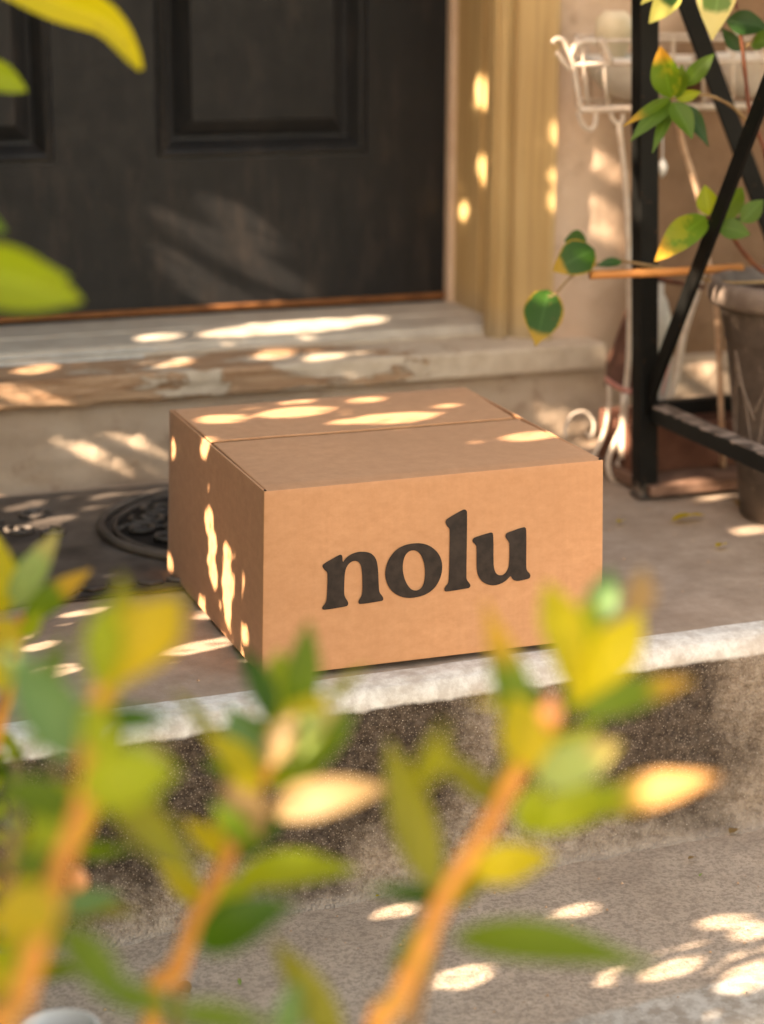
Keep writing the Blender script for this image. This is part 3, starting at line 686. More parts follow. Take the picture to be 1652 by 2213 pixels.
# ------------------------------------------------------------------ white wire stand + bowls
WY = .64
def A(x, y, Y=WY): return at(x, y, 1, Y)
def white_stand():
    root = tag(empty('wire_plant_stand', A(1340, 1040)), 'chipped white wrought iron stand with wire basket and scroll feet, behind the black post', 'plant stand')
    R = .0032
    # basket
    m = MB(); Yb = WY+.17
    def tr(a, b, Y): m.tube([A(a[0], a[1], Y), A(b[0], b[1], Y)], R, 8)
    w = 1700
    for Y, o in ((WY, 0), (Yb, 0)):
        sh = 0 if Y == WY else A(1250, 138, Yb).x - A(1250, 138, WY).x - .004
        z1, z2, z3 = A(1300, 88, WY).z, A(1300, 138, WY).z, A(1300, 236, WY).z
        xl1, xl2, xl3 = A(1232, 90, WY).x+sh, A(1240, 138, WY).x+sh, A(1254, 236, WY).x+sh
        xr = A(1720, 88, WY).x
        m.tube([(xl1+.012, Y, z1), (xr+.03, Y, z1)], R*.8, 8); m.tube([(xl2, Y, z2), (xr+.02, Y, z2)], R, 8); m.tube([(xl3, Y, z3), (xr, Y, z3)], R*1.5 if Y == WY else R, 8)
        for xa, xb in ((1256, 1271), (1303, 1313), (1455, 1458), (1520, 1520), (1585, 1583), (1650, 1645), (1700, 1692)):
            o = 0 if Y == WY else .012; m.tube([(A(xa, 100, WY).x+o+sh, Y, z1), (A(xb, 236, WY).x+o+sh, Y, z3)], R*.8, 6)
    for z, x in ((z1, xl1+.012), (z2, xl2), (z3, xl3)): m.tube([(x-sh, WY, z), (x, Yb, z)], R, 8)
    for k in range(14): x = xl3+(xr-xl3)*k/13; m.tube([(x, WY, z3), (x, Yb, z3)], R*.6, 6)
    m.build('basket', Mt['whitemetal'], root)
    m = MB()   # curly ends and loops
    m.tube(smooth_curve([A(1194, 92), A(1203, 84), A(1216, 86), A(1226, 100), A(1234, 118), A(1240, 138), A(1243, 165), A(1249, 200), A(1256, 240)], 5), R*1.15, 8)
    m.tube(smooth_curve([A(1203, 112), A(1212, 124), A(1222, 140), A(1232, 150)], 4), R, 8)
    m.tube(smooth_curve([A(1236, 118), A(1243, 100), A(1256, 92), A(1270, 89), A(1287, 90)], 5), R*1.6, 8)
    m.tube(smooth_curve([A(1296, 84), A(1304, 98), A(1312, 116), A(1320, 134)], 4), R*1.8, 8)
    m.tube(smooth_curve([A(1250, 242), A(1256, 262), A(1266, 276), A(1277, 280), A(1285, 272), A(1288, 256), A(1287, 240)], 5), R*1.1, 8)
    m.tube(smooth_curve([A(1320, 240), A(1323, 254), A(1334, 266), A(1345, 262), A(1346, 246)], 5), R, 8)
    m.build('scroll_end', Mt['whitemetal'], root)
    m = MB(); m.tube([A(1433, 240, .62), A(1433, 340, .60), A(1433, 350, .60), A(1433, 362, .60), A(1432, 374, .60), A(1431, 384, .60)], [.001, .001, .0055, .0075, .005, .001], 12); m.build('hanging_bead', Mt['white'], root)
    m = MB()   # left leg down behind the post to the spiral foot
    leg = [A(1338, 262), A(1344, 320), A(1350, 380), A(1356, 450), A(1359, 540), A(1361, 640), A(1360, 760), A(1352, 850), A(1346, 915), A(1330, 955), A(1316, 990), A(1317, 1022), A(1334, 1046), A(1358, 1052), A(1378, 1036), A(1380, 1008), A(1366, 988), A(1347, 988), A(1337, 1003), A(1343, 1018)]
    m.tube(smooth_curve(leg, 6), [.0042]*((len(leg)-1)*6+1), 10)
    m.build('leg', Mt['whitemetal'], root)
    m = MB()
    m.tube(smooth_curve([A(1316, 830), A(1317, 860), A(1313, 905), A(1306, 935), A(1290, 972), A(1276, 992), A(1262, 990)], 6), .0036, 8)
    m.tube(smooth_curve([A(1222, 945), A(1224, 920), A(1236, 897), A(1257, 889), A(1274, 896), A(1284, 912), A(1283, 932), A(1276, 945), A(1268, 936)], 6), .0026, 8)
    m.tube(smooth_curve([A(1346, 990, WY-.012), A(1350, 850, WY-.012)], 4), .006, 8)
    m.build('scroll_ornament', Mt['whitemetal'], root)
    m = MB()
    m.tube(smooth_curve([A(1530, 470, .70), A(1522, 560, .70), A(1507, 628, .69), A(1478, 723, .68), A(1463, 810, .67), A(1441, 880, .66), A(1427, 939, .65), A(1420, 1000, .64), A(1424, 1040, .63)], 5), .0058, 8)
    m.build('leg', Mt['whitemetal'], root)
    m = MB(); xr2 = A(1712, 240).x; m.tube([(xr2, WY+.05, A(1300, 236).z), (xr2+.02, WY+.02, .002)], .005, 8); m.build('leg', Mt['whitemetal'], root)
    m = MB()
    def rib(pts, w):
        pts = smooth_curve(pts, 5); m.rings([[p+V((0, 0, w)), p+V((0, -.002, 0)), p-V((0, 0, w)), p+V((0, .003, 0))] for p in pts], cap=True)
    rib([A(1309, 818, WY-.01), A(1322, 828, WY-.012), A(1338, 838, WY-.012), A(1356, 846, WY-.01), A(1370, 846, WY-.01)], .0045)
    rib([A(1463, 690, .66), A(1455, 740, .655), A(1444, 800, .65), A(1432, 850, .645)], .009)
    m2 = m.build('ribbon', Mt['pink'], None); m2.name = 'pink_ribbon'
    tag(m2, 'faded pink ribbon tied to the white iron stand legs', 'ribbon')
white_stand()
def bowl(cxp, cyp, rp, label, grp):
    Yc = WY+.085; c = at(cxp, cyp, 1, Yc); R = rp/px(c)
    zt = at(1300, 128, 1, WY).z - 0; zb = at(1300, 236, 1, WY).z+.005
    c = V((c.x, Yc, zb)); H = zt-zb
    root = tag(empty('bowl', c), label, 'bowl', grp)
    m = MB(); lathe(m, c, [(.004, .0015), (R*.22, .001), (R*.45, H*.10), (R*.70, H*.32), (R*.88, H*.6), (R*.98, H*.85), (R*1.0, H*.97), (R*.96, H), (R*.93, H*.96), (R*.9, H*.8)], 48)
    m.build('bowl_body', Mt['bowl'], root)
    m = MB(); lathe(m, c, [(R*.93, H*.82), (R*.5, H*.86), (.001, H*.88)], 40); m.build('potting_soil', Mt['soil'], root)
bowl(1378, 150, 118, 'pale glazed bowl in the wire basket, the left one, half behind the black post', 'bowls in the wire basket')
bowl(1625, 150, 100, 'pale glazed bowl in the wire basket, the right one, behind the plant', 'bowls in the wire basket')
def jars():
    Yc = WY+.13; zb = at(1300, 236, 1, WY).z+.005
    c = at(1330, 100, 1, Yc); c = V((c.x, Yc+.015, zb)); R = 42/px(c); H = at(1330, 22, 1, Yc).z - zb
    c.x = at(1338, 60, 1, Yc).x
    m = MB(); lathe(m, c, [(.003, .0006), (R*.2, .0006), (R*.3, H*.3), (R*.8, H*.6), (R, H*.75), (R*.95, H*.9), (R*.6, H*.98), (R*.5, H*.99), (.002, H*.93)], 32)
    tag(m.build('cream_jar', Mt['cream']), 'round cream glazed jar at the back of the wire basket, left of the black post', 'jar')
    c = at(1490, 100, 1, WY+.07); c = V((c.x, WY+.07, zb)); R = 46/px(c); H = at(1490, 130, 1, WY+.07).z-zb
    root = tag(empty('clay_pot', c), 'dark red brown clay pot of dry soil between the two bowls in the wire basket', 'plant pot')
    m = MB(); lathe(m, c, [(.003, .0006), (R*.7, .0006), (R*.92, H*.8), (R, H*.82), (R, H), (R*.9, H), (R*.88, H*.9)], 32); m.build('pot_body', Mt['maroon'], root)
    m = MB(); lathe(m, c, [(R*.89, H*.92), (R*.4, H*.98), (.001, H*.96)], 24); m.build('potting_soil', Mt['soil'], root)
Mt['cream'] = simple('cream_glaze', (.62,.52,.34), (.72,.63,.46), 18, .4, .1)
jars()
# ------------------------------------------------------------------ small things behind the stand
def clay():
    m = MB(); Y0, Y1 = .700, .84
    z = lambda x, y, Y: at(x, y, 1, Y)
    o = [z(1372, 628, .80), z(1312, 795, .74), z(1309, 838, .735), z(1390, 842, .735), z(1440, 700, .78), z(1400, 628, .80)]
    b = [p+V((.006, .016, .002)) for p in o]
    m.rings([o, b], cap=True)
    ob = m.build('leaning_tile', Mt['maroon'], smooth=False, bevel=.002)
    tag(ob, 'dark red brown clay tile leaning on the wall behind the black post', 'tile')
    root = tag(empty('wooden_trough', (1.0, .78, 0)), 'low dark red brown wooden trough on the porch floor behind the pot', 'trough')
    x0 = at(1400, 1040, 1, .70).x; zt = at(1500, 905, 1, .70).z; x1 = x0+.62; Y = .60
    Y = at(1500, 1075, 2, 0).y+.03; x0 = at(1402, 1040, 1, Y).x; x1 = x0+.6; zt = at(1500, 925, 1, Y).z
    m = MB(); m.box(x0, x1, Y+.045, Y+.06, .022, zt-.005); m.box(x0, x1, Y+.15, Y+.165, .022, zt); m.box(x0, x0+.012, Y+.0605, Y+.1495, .022, zt-.005); m.box(x1-.012, x1, Y+.0605, Y+.1495, .022, zt-.005)
    m.build('trough_side', Mt['maroon'], root, smooth=False, bevel=.002)
    m = MB(); m.box(x0-.01, x1+.01, Y-.03, Y+.18, .006, .0215); m.build('base_plank', Mt['planktop'], root, smooth=False, bevel=.002)
    c = at(1425, 850, 1, .76); c = V((c.x, .775, 0)); s = px(at(1425, 700, 1, .775)); zt = at(1425, 622, 1, .775).z
    R = 34/s
    m = MB(); lathe(m, c, [(.003, .0006), (R*.95, .0006), (R, .006), (R, zt*.72), (R*.93, zt*.80), (R*.6, zt*.92), (R*.32, zt*.97), (R*.32, zt*1.05), (.002, zt*1.05)], 32)
    q = N('cloudy_plastic'); cm = q.mix(q.ramp(q.noise(20, 4), [(.35, 0), (.65, 1)]), (.36,.35,.31), (.62,.60,.55)); q.done(cm, .3, None, .5)
    tag(m.build('plastic_bottle', q.mat), 'cloudy grey plastic bottle standing between the black post and its brace', 'bottle')
clay()
# ------------------------------------------------------------------ leaves
def leaf_shape(kind, t):
    if kind == 'ob':   # obovate: widest near the tip
        return (math.sin(math.pi*min(1, t**0.995))**.75)*(.35+.65*min(1, t*1.5)) if 0 < t < 1 else 0
    if kind == 'ov':
        return math.sin(math.pi*t**.8)**.85 if 0 < t < 1 else 0
    if kind == 'la':   # pointed
        return (math.sin(math.pi*t**.72)**1.0) if 0 < t < 1 else 0
    if kind == 'he':   # heart
        return math.sqrt(max(0, 1-(1-t*2.2)**2)) if t < .4545 else math.cos((t-.4545)/.5455*math.pi/2)**1.15 if t < 1 else 0
def leaf(mb, base, tip, width, nrm, kind='ov', arch=.12, fold=.18, twist=0, mi=0, nu=12, nv=6, wav=.02):
    d = tip-base; L = d.length; d = d/L
    n = (nrm - d*nrm.dot(d)).normalized(); s = d.cross(n).normalized()
    vs = []; uv = []
    for i in range(nu+1):
        t = i/nu; w_ = max(.012*width if i == 0 else .0008, leaf_shape(kind, t)*width/2)
        c = base + d*L*t + n*arch*L*math.sin(math.pi*t)
        ang = twist*t; ss = s*math.cos(ang)+n*math.sin(ang); nn = n*math.cos(ang)-s*math.sin(ang)
        for j in range(nv+1):
            v = j/nv*2-1
            vs.append(c + ss*w_*v + nn*(fold*w_*abs(v)**1.4 + wav*width*math.sin(t*9+v*2)*abs(v))); uv.append((t, j/nv))
    fs = []
    for i in range(nu):
        for j in range(nv):
            a = i*(nv+1)+j; fs.append((a, a+1, a+nv+2, a+nv+1))
    mb.add(vs, fs, mi, uv)
G = {}
G['green'] = mat_leaf('mid_green_leaf', (.105,.175,.006))
G['dgreen'] = mat_leaf('deep_green_leaf', (.045,.110,.006))
G['lime'] = mat_leaf('lime_leaf', (.27,.34,.006))
G['yellow'] = mat_leaf('yellow_leaf', (.46,.41,.005))
G['gold'] = mat_leaf('golden_leaf', (.44,.35,.010))
G['teal'] = mat_leaf('blue_green_leaf', (.11,.20,.060), tr=(1.0, 1.2, .6), trans=.25, rough=.5)
G['pteal'] = mat_leaf('pale_blue_green_leaf', (.26,.34,.09), tr=(1.0, 1.1, .6), trans=.25, tip=.7, tipc=(.42,.36,.10), rough=.5)
G['cream'] = mat_leaf('cream_orange_leaf', (.33,.225,.095), tr=(1.0, .92, .75))
G['gtip'] = mat_leaf('green_leaf_orange_tip', (.12,.20,.010), tip=.62, tipc=(.50,.32,.03))
G['ltip'] = mat_leaf('lime_leaf_cream_tip', (.30,.32,.010), tip=.38, tipc=(.66,.38,.14), tr=(1.2,1.1,.6))
G['varieg'] = mat_leaf('cream_edged_leaf', (.13,.22,.045), edge=(.62,.56,.22), edgew=.14, trans=.3)
G['dvar'] = mat_leaf('dark_leaf_yellow_edge', (.030,.085,.008), edge=(.52,.50,.12), edgew=.18, trans=.3)
G['hgreen'] = mat_leaf('houseplant_green_leaf', (.075,.14,.010), trans=.3)
G['hdgreen'] = mat_leaf('houseplant_dark_leaf', (.020,.060,.008), trans=.3)
G['sun'] = mat_leaf('green_leaf_red_orange_end', (.12,.22,.008), tip=.74, tipc=(.50,.26,.02), trans=.4, spot=(.27,.30,.015))
G['heart'] = mat_leaf('green_leaf_rust_margin', (.032,.088,.007), edge=(.40,.26,.02), edgew=.05, trans=.3)
G['olive'] = mat_leaf('olive_leaf', (.20,.21,.012))
G['crown'] = mat_leaf('hedge_leaf', (.045,.095,.015), trans=.12)
GK = list(G.keys()); GL = [G[k] for k in GK]
rl = random.Random(5)
SUNP = []        # places where gaps shaped into the hedge let the sun through
def foliage(name, items, parent, dist=1.15, jitter=.0, smooth=True):
    mb = MB()
    for it in items:
        (bx, by), (tx, ty), wpx, mat = it[:4]; kind = it[4] if len(it) > 4 else 'ov'
        db = it[5] if len(it) > 5 else dist; dt = it[6] if len(it) > 6 else db+rl.uniform(-.02, .02)
        B = atd(bx, by, db); T = atd(tx, ty, dt)
        n = (CAM-B).normalized() + RT*rl.uniform(-.35, .35) + UP*rl.uniform(.0, .55)
        leaf(mb, B, T, wpx/F*db*(1.08 if db < 1.25 else 1.04), n, kind, arch=rl.uniform(.03, .12), fold=rl.uniform(.12, .3), twist=rl.uniform(-.25, .25), mi=GK.index(mat))
    o = mb.build(name, GL, parent, recalc=False)
    # keep only used materials
    used = sorted(set(mb.m)); remap = {u: i for i, u in enumerate(used)}
    o.data.materials.clear()
    for u in used: o.data.materials.append(GL[u])
    o.data.polygons.foreach_set('material_index', [remap[i] for i in mb.m])
    return o
def stem(name, pts, rad, parent, mat='orangestem', n=10):
    P = smooth_curve(pts, 6); k = len(P)
    r = [rad[0] + (rad[1]-rad[0])*i/(k-1) for i in range(k)]
    r = [a*(1+.10*math.sin(i*1.3)) for i, a in enumerate(r)]
    m = MB(); m.tube(P, r, n); return m.build(name, Mt[mat], parent)
# ------------------------------------------------------------------ foreground shrub
ROOT = V((-.42, -.98, -.49))
shrub = tag(empty('garden_shrub', ROOT), 'blurred foreground shrub with thick orange stems and yellow green leaves across the bottom', 'shrub')
def fstem(pxs, dist, r0, r1, items, buds=(), d2=None):
    d2 = d2 or dist; k = len(pxs)
    P = [atd(x, y, dist+(d2-dist)*i/(k-1)) for i, (x, y) in enumerate(pxs)]
    b = P[0]; low = [ROOT+V((rl.uniform(-.02, .02), rl.uniform(-.02, .02), 0)), ROOT.lerp(b, .35)+V((0, 0, .02)), ROOT.lerp(b, .7)]
    s = stem('stem', low+P, (r0*1.25, r1), shrub)
    foliage('foliage', items, s, dist)
    for x, y, r, dd in buds:
        c = atd(x, y, dd); m = MB(); n = 12; rr = r/F*dd
        m.rings([[c + (RT*math.cos(2*math.pi*j/n)+UP.cross(RT)*math.sin(2*math.pi*j/n))*rr*math.sin(math.pi*max(.02, min(.98, t)))**.8 + UP*rr*1.5*(t-.5)*2 for j in range(n)] for t in lin(0, 1, 9)], cap=True)
        m.build('bud', Mt['bud'], s)
D3 = 1.01
fstem([(800, 2260), (850, 2180), (885, 2105), (920, 2025), (965, 1930), (1050, 1795), (1098, 1705), (1150, 1620), (1200, 1548)], D3, .0057, .0040, [
    ((1243, 1520), (1180, 1258), 108, 'yellow', 'ob', D3, D3+.01), ((1240, 1500), (1275, 1290), 95, 'lime', 'ov', D3+.02, D3+.02), ((1250, 1525), (1385, 1325), 112, 'yellow', 'ob', D3, D3-.01),
    ((1290, 1360), (1322, 1232), 66, 'teal', 'ov', D3+.05, D3+.06), ((1372, 1335), (1392, 1226), 66, 'cream', 'ov', D3+.02, D3+.02),
    ((1150, 1655), (1048, 1300), 82, 'gtip', 'la', D3, D3+.02), ((1165, 1665), (1105, 1500), 110, 'yellow', 'ov', D3-.01, D3),
    ((1247, 1548), (1500, 1470), 70, 'gtip', 'la', D3, D3+.01), ((1160, 1690), (1340, 1605), 96, 'pteal', 'ov', D3-.01, D3-.02), ((1190, 1640), (1300, 1560), 40, 'lime', 'ov', D3, D3),
    ((1120, 1790), (1400, 1700), 80, 'lime', 'la', D3, D3), ((1270, 1752), (1560, 1680), 84, 'ltip', 'ov', D3, D3-.01), ((1130, 1800), (1170, 1690), 60, 'lime', 'ov', D3, D3),
    ((1020, 1885), (1195, 1850), 84, 'yellow', 'ov', D3, D3), ((975, 2025), (1425, 2092), 92, 'green', 'la', D3, D3-.03), ((930, 1985), (845, 2100), 44, 'green', 'la', D3, D3),
    ((945, 1930), (840, 1600), 92, 'olive', 'ov', D3+.01, D3+.03), ((900, 1700), (960, 1560), 60, 'olive', 'ov', .92, .90), ((870, 2120), (930, 2050), 44, 'lime', 'ov', D3, D3)],
    [(1190, 1540, 26, D3-.015)])
D2 = 1.07
fstem([(330, 2190), (375, 2110), (425, 1985), (480, 1880), (512, 1790), (560, 1690), (604, 1620)], D2, .0053, .0036, [
    ((584, 1655), (640, 1540), 62, 'cream', 'ov', D2-.02, D2-.02), ((640, 1560), (668, 1342), 74, 'green', 'ov', D2, D2), ((590, 1560), (523, 1398), 58, 'dgreen', 'la', D2, D2+.01),
    ((615, 1600), (600, 1405), 106, 'lime', 'ov', D2+.02, D2+.03), ((552, 1690), (498, 1530), 92, 'teal', 'ov', D2, D2), ((560, 1715), (440, 1580), 74, 'yellow', 'ov', D2-.01, D2-.02),
    ((605, 1670), (768, 1540), 92, 'green', 'ov', D2, D2), ((640, 1610), (700, 1500), 100, 'yellow', 'ov', D2-.01, D2-.01), ((700, 1520), (795, 1438), 28, 'olive', 'la', D2, D2), ((610, 1640), (735, 1530), 70, 'pteal', 'ov', D2-.01, D2-.02),
    ((575, 1752), (842, 1700), 80, 'cream', 'ov', D2, D2-.02), ((560, 1812), (478, 1680), 84, 'cream', 'ov', D2-.01, D2-.02), ((545, 1830), (458, 1730), 52, 'green', 'la', D2-.02, D2-.03),
    ((500, 1850), (470, 1740), 60, 'yellow', 'ov', D2, D2), ((510, 1895), (772, 1880), 78, 'lime', 'ov', D2, D2), ((425, 2045), (640, 1950), 104, 'dgreen', 'ov', D2-.05, D2-.06),
    ((740, 2270), (590, 2028), 80, 'olive', 'la', 1.0, 1.02), ((480, 1620), (375, 1492), 34, 'olive', 'la', D2, D2)])
D1 = .90
fstem([(5, 2270), (35, 2180), (70, 2080), (108, 1960), (128, 1880), (160, 1800), (182, 1720), (190, 1620), (205, 1540), (226, 1480)], D1, .0058, .0038, [
    ((218, 1525), (232, 1300), 92, 'lime', 'ob', D1, D1), ((232, 1500), (390, 1290), 150, 'gold', 'ob', D1, D1+.01), ((262, 1480), (300, 1300), 120, 'yellow', 'ob', D1+.01, D1+.02), ((280, 1400), (262, 1240), 60, 'olive', 'ov', D1+.1, D1+.1),
    ((195, 1650), (20, 1405), 128, 'teal', 'ov', D1, D1+.01), ((90, 1500), (140, 1375), 50, 'green', 'la', D1+.08, D1+.1), ((215, 1640), (205, 1500), 70, 'lime', 'ov', D1-.01, D1),
    ((170, 1700), (385, 1665), 130, 'lime', 'ov', D1-.02, D1-.02), ((250, 1660), (360, 1620), 70, 'pteal', 'ov', D1, D1), ((230, 1690), (425, 1900), 84, 'olive', 'ov', D1, D1+.01), ((170, 1760), (-20, 1700), 96, 'green', 'ov', D1, D1),
    ((140, 1830), (60, 1750), 80, 'lime', 'ov', D1, D1), ((125, 1950), (-30, 2000), 120, 'gold', 'ov', D1-.02, D1-.04), ((120, 1900), (20, 1850), 70, 'green', 'ov', D1, D1), ((128, 1995), (285, 2190), 78, 'green', 'ov', D1, D1), ((210, 2130), (420, 2205), 58, 'green', 'la', D1, D1),
    ((30, 2190), (-30, 2080), 60, 'yellow', 'ov', D1, D1), ((360, 2185), (620, 2230), 60, 'green', 'la', D1, D1), ((620, 2250), (640, 2120), 60, 'teal', 'ov', D1+.1, D1+.1)],
    [(170, 1905, 20, 1.3)])
D0 = 1.32
fstem([(-60, 1900), (-20, 1640), (15, 1500), (38, 1390), (48, 1330)], 1.35, .006, .003, [
    ((20, 1320), (126, 1148), 64, 'pteal', 'ov', D0, D0), ((48, 1345), (196, 1232), 58, 'gtip', 'ov', D0, D0), ((2, 1330), (-15, 1150), 84, 'yellow', 'ov', D0, D0), ((20, 1300), (40, 1200), 46, 'dgreen', 'ov', D0+.02, D0+.02),
    ((40, 1400), (-40, 1350), 80, 'gold', 'ov', D0-.1, D0-.1), ((30, 1440), (-30, 1480), 70, 'yellow', 'ov', D0-.15, D0-.15), ((45, 1380), (90, 1320), 40, 'lime', 'ov', D0-.05, D0-.05)], d2=D0)
extra = []
for k in range(26):
    t = k/25; x, y = [(60, 2100), (115, 1960), (150, 1840), (185, 1720), (205, 1560)][k % 5]; a = rl.uniform(-.4, 3.5); L = rl.uniform(110, 190)
    extra.append(((x, y), (x+L*math.cos(a), y-L*math.sin(a)), rl.uniform(36, 62), rl.choice(['green', 'olive', 'lime', 'teal', 'yellow', 'dgreen']), rl.choice(['la', 'ov']), 1.05+rl.uniform(-.05, .12)))
sx = stem('stem', [ROOT+V((-.03, .03, 0)), ROOT+V((-.02, .05, .25)), atd(-10, 2300, 1.12), atd(60, 2100, 1.10), atd(90, 1960, 1.10), atd(130, 1800, 1.10), atd(120, 1640, 1.12)], (.006, .002), shrub, 'greenstem')
foliage('foliage', extra, sx, 1.1)
for nm, pts_, dd in (('a', [(560, 1690), (600, 1630), (500, 1860), (440, 1960)], D2+.05), ('b', [(1150, 1640), (1200, 1560), (1080, 1740), (960, 1950)], D3+.05)):
    it = []
    for k in range(13):
        x, y = pts_[k % 4]; a = rl.uniform(.1, 3.0); L = rl.uniform(110, 190)
        it.append(((x, y), (x+L*math.cos(a), y-L*math.sin(a)), rl.uniform(36, 58), rl.choice(['green', 'olive', 'lime', 'lime', 'dgreen', 'yellow']), rl.choice(['la', 'ov']), dd+rl.uniform(-.02, .04)))
    st2 = stem('stem', [ROOT+V((.03, .03, 0)), ROOT.lerp(atd(pts_[3][0], pts_[3][1]+300, dd), .5), atd(pts_[3][0]-60, pts_[3][1]+230, dd), atd(*pts_[3], dd), atd(*pts_[2], dd), atd(*pts_[1], dd)], (.004, .0015), shrub, 'greenstem')
    foliage('foliage', it, st2, dd)
# small-leaved bush at the far left
bush = tag(empty('small_leaved_bush', V((-.50, -.72, -.49))), 'small leaved yellow green bush at the bottom left edge behind the orange stems', 'bush')
bs = stem('stem', [V((-.50, -.72, -.49)), V((-.49, -.70, -.2)), atd(20, 2150, 1.33), atd(10, 1950, 0.995), atd(30, 1760, 1.00), atd(35, 1640, 1.37)], (.006, .002), bush, 'greenstem')
items = []
for k in range(70):
    x = rl.uniform(-70, 75); y = rl.uniform(1590, 2240); x = x*(.6+.4*(y-1590)/650) if x > 0 else x; a = rl.uniform(0, 6.28); L = rl.uniform(30, 48)
    items.append(((x, y), (x+L*math.cos(a), y-L*abs(math.sin(a))-6), rl.uniform(24, 36), rl.choice(['lime', 'yellow', 'pteal', 'green', 'teal', 'lime', 'dgreen']), 'ov', 1.36+rl.uniform(-.05, .05)))
foliage('foliage', items, bs, 1.00)
# white pot at the bottom left
def wpot():
    t = at(128, 2222, 1, -.56); s = px(t); R = 88/s; H = t.z+.488
    c = V((t.x, -.56+.0, -.489)); root = tag(empty('white_pot', c), 'plain white plant pot at the bottom left corner, its rim just in view', 'plant pot')
    m = MB(); lathe(m, c, [(.003, .001), (R*.72, .001), (R*.93, H*.9), (R*.93, H*.93), (R*1.0, H*.935), (R, H), (R*.92, H), (R*.88, H*.9)], 48); m.build('pot_body', Mt['white'], root)
    m = MB(); lathe(m, c, [(R*.885, H*.92), (.001, H*.93)], 32); m.build('potting_soil', Mt['ground'], root)
wpot()
# ------------------------------------------------------------------ plant in the urn
hp = tag(empty('potted_plant', V((PC.x, PC.y, .33))), 'cream edged glossy leaved plant growing in the grey urn pot', 'plant')
def P_(x, y, Y): return at(x, y, 1, Y)
s0 = stem('stem', [V((PC.x+.01, PC.y, .325)), P_(1690, 480, .40), P_(1655, 330, .42), P_(1622, 240, .44), P_(1612, 165, .45), P_(1602, 75, .45), P_(1588, -10, .46)], (.004, .0024), hp, 'redstem')
s1 = stem('stem', [P_(1640, 290, .43), P_(1600, 245, .43), P_(1569, 221, .42), P_(1525, 205, .42), P_(1475, 212, .42), P_(1450, 214, .42)], (.0026, .0016), hp, 'greenstem')
s2 = stem('stem', [P_(1605, 110, .45), P_(1640, 60, .45), P_(1600, 30, .45), P_(1560, -10, .45)], (.0018, .0012), hp, 'greenstem')
def dep(Y, x, y): return (at(x, y, 1, Y)-CAM).dot(FW)
wd = dep(.42, 1455, 213)
foliage('foliage', [
    ((1452, 213), (1428, 100), 64, 'sun', 'ov', wd, wd-.02), ((1480, 185), (1544, 116), 38, 'hgreen', 'ov', wd, wd-.02), ((1463, 212), (1475, 140), 40, 'green', 'ov', wd, wd), ((1450, 206), (1413, 155), 26, 'hgreen', 'la', wd+.01, wd+.01),
    ((1450, 215), (1363, 305), 42, 'hgreen', 'la', wd, wd-.03), ((1448, 212), (1348, 272), 24, 'gtip', 'la', wd-.01, wd-.03), ((1452, 240), (1411, 330), 27, 'hgreen', 'la', wd, wd-.03),
    ((1456, 220), (1497, 299), 47, 'hgreen', 'ov', wd-.02, wd-.04), ((1478, 226), (1532, 316), 36, 'hdgreen', 'la', wd, wd-.02), ((1463, 215), (1515, 198), 24, 'lime', 'ov', wd, wd), ((1452, 225), (1440, 280), 22, 'hdgreen', 'la', wd+.01, wd+.01)], s1, wd)
foliage('foliage', [
    ((1560, -45), (1540, 87), 84, 'varieg', 'la', wd-.02, wd-.05), ((1465, -40), (1404, 50), 56, 'dvar', 'ov', wd-.02, wd-.03), ((1440, -50), (1386, 9), 40, 'dvar', 'la', wd-.02, wd-.03),
    ((1570, 45), (1665, 62), 52, 'hdgreen', 'la', wd+.03, wd+.03), ((1625, 95), (1690, 85), 46, 'hgreen', 'la', wd+.03, wd), ((1600, 110), (1560, 60), 30, 'hdgreen', 'la', wd+.05, wd+.05)], s0, wd)
s3 = stem('stem', [V((PC.x-.01, PC.y, .33)), P_(1650, 585, .40), P_(1608, 545, .39), P_(1580, 505, .38), P_(1555, 480, .38), P_(1528, 470, .38)], (.004, .002), hp, 'redstem')
w2 = dep(.38, 1540, 480)
foliage('foliage', [
    ((1530, 468), (1416, 565), 66, 'sun', 'ov', w2, w2-.03), ((1533, 465), (1524, 400), 44, 'lime', 'ov', w2, w2), ((1552, 482), (1606, 405), 50, 'green', 'ov', w2, w2+.02), ((1550, 488), (1622, 507), 44, 'hgreen', 'ov', w2, w2),
    ((1603, 480), (1650, 432), 42, 'hgreen', 'ov', w2, w2), ((1570, 500), (1600, 470), 30, 'hdgreen', 'ov', w2+.02, w2+.02)], s3, w2)
s4 = stem('stem', [V((PC.x-.02, PC.y, .33)), P_(1560, 610, .41), P_(1480, 590, .50), P_(1360, 566, .50), P_(1325, 566, .50), P_(1280, 575, .50), P_(1235, 598, .50), P_(1200, 636, .50), P_(1186, 640, .50)], (.0028, .0014), hp, 'greenstem')
w3 = dep(.50, 1250, 580)
foliage('foliage', [
    ((1186, 626), (1158, 748), 84, 'heart', 'he', w3, w3-.02), ((1286, 540), (1196, 586), 78, 'heart', 'ov', w3, w3-.01), ((1268, 520), (1220, 520), 44, 'dgreen', 'ov', w3, w3), ((1345, 566), (1290, 574), 22, 'hdgreen', 'ov', w3, w3)], s4, w3)
m = MB(); m.tube([P_(1276, 594, .49), P_(1440, 588, .49), P_(1605, 578, .49)], .0058, 12)
tag(m.build('bamboo_cane', Mt['bamboo']), 'orange bamboo cane lying level across the black post and pot rim', 'cane')
m = MB(); m.tube([P_(1360, 590, .60), P_(1440, 606, .62), P_(1520, 620, .64)], .004, 10)
tag(m.build('bamboo_cane', Mt['redstem']), 'thin dark brown cane sloping down behind the black post', 'cane')
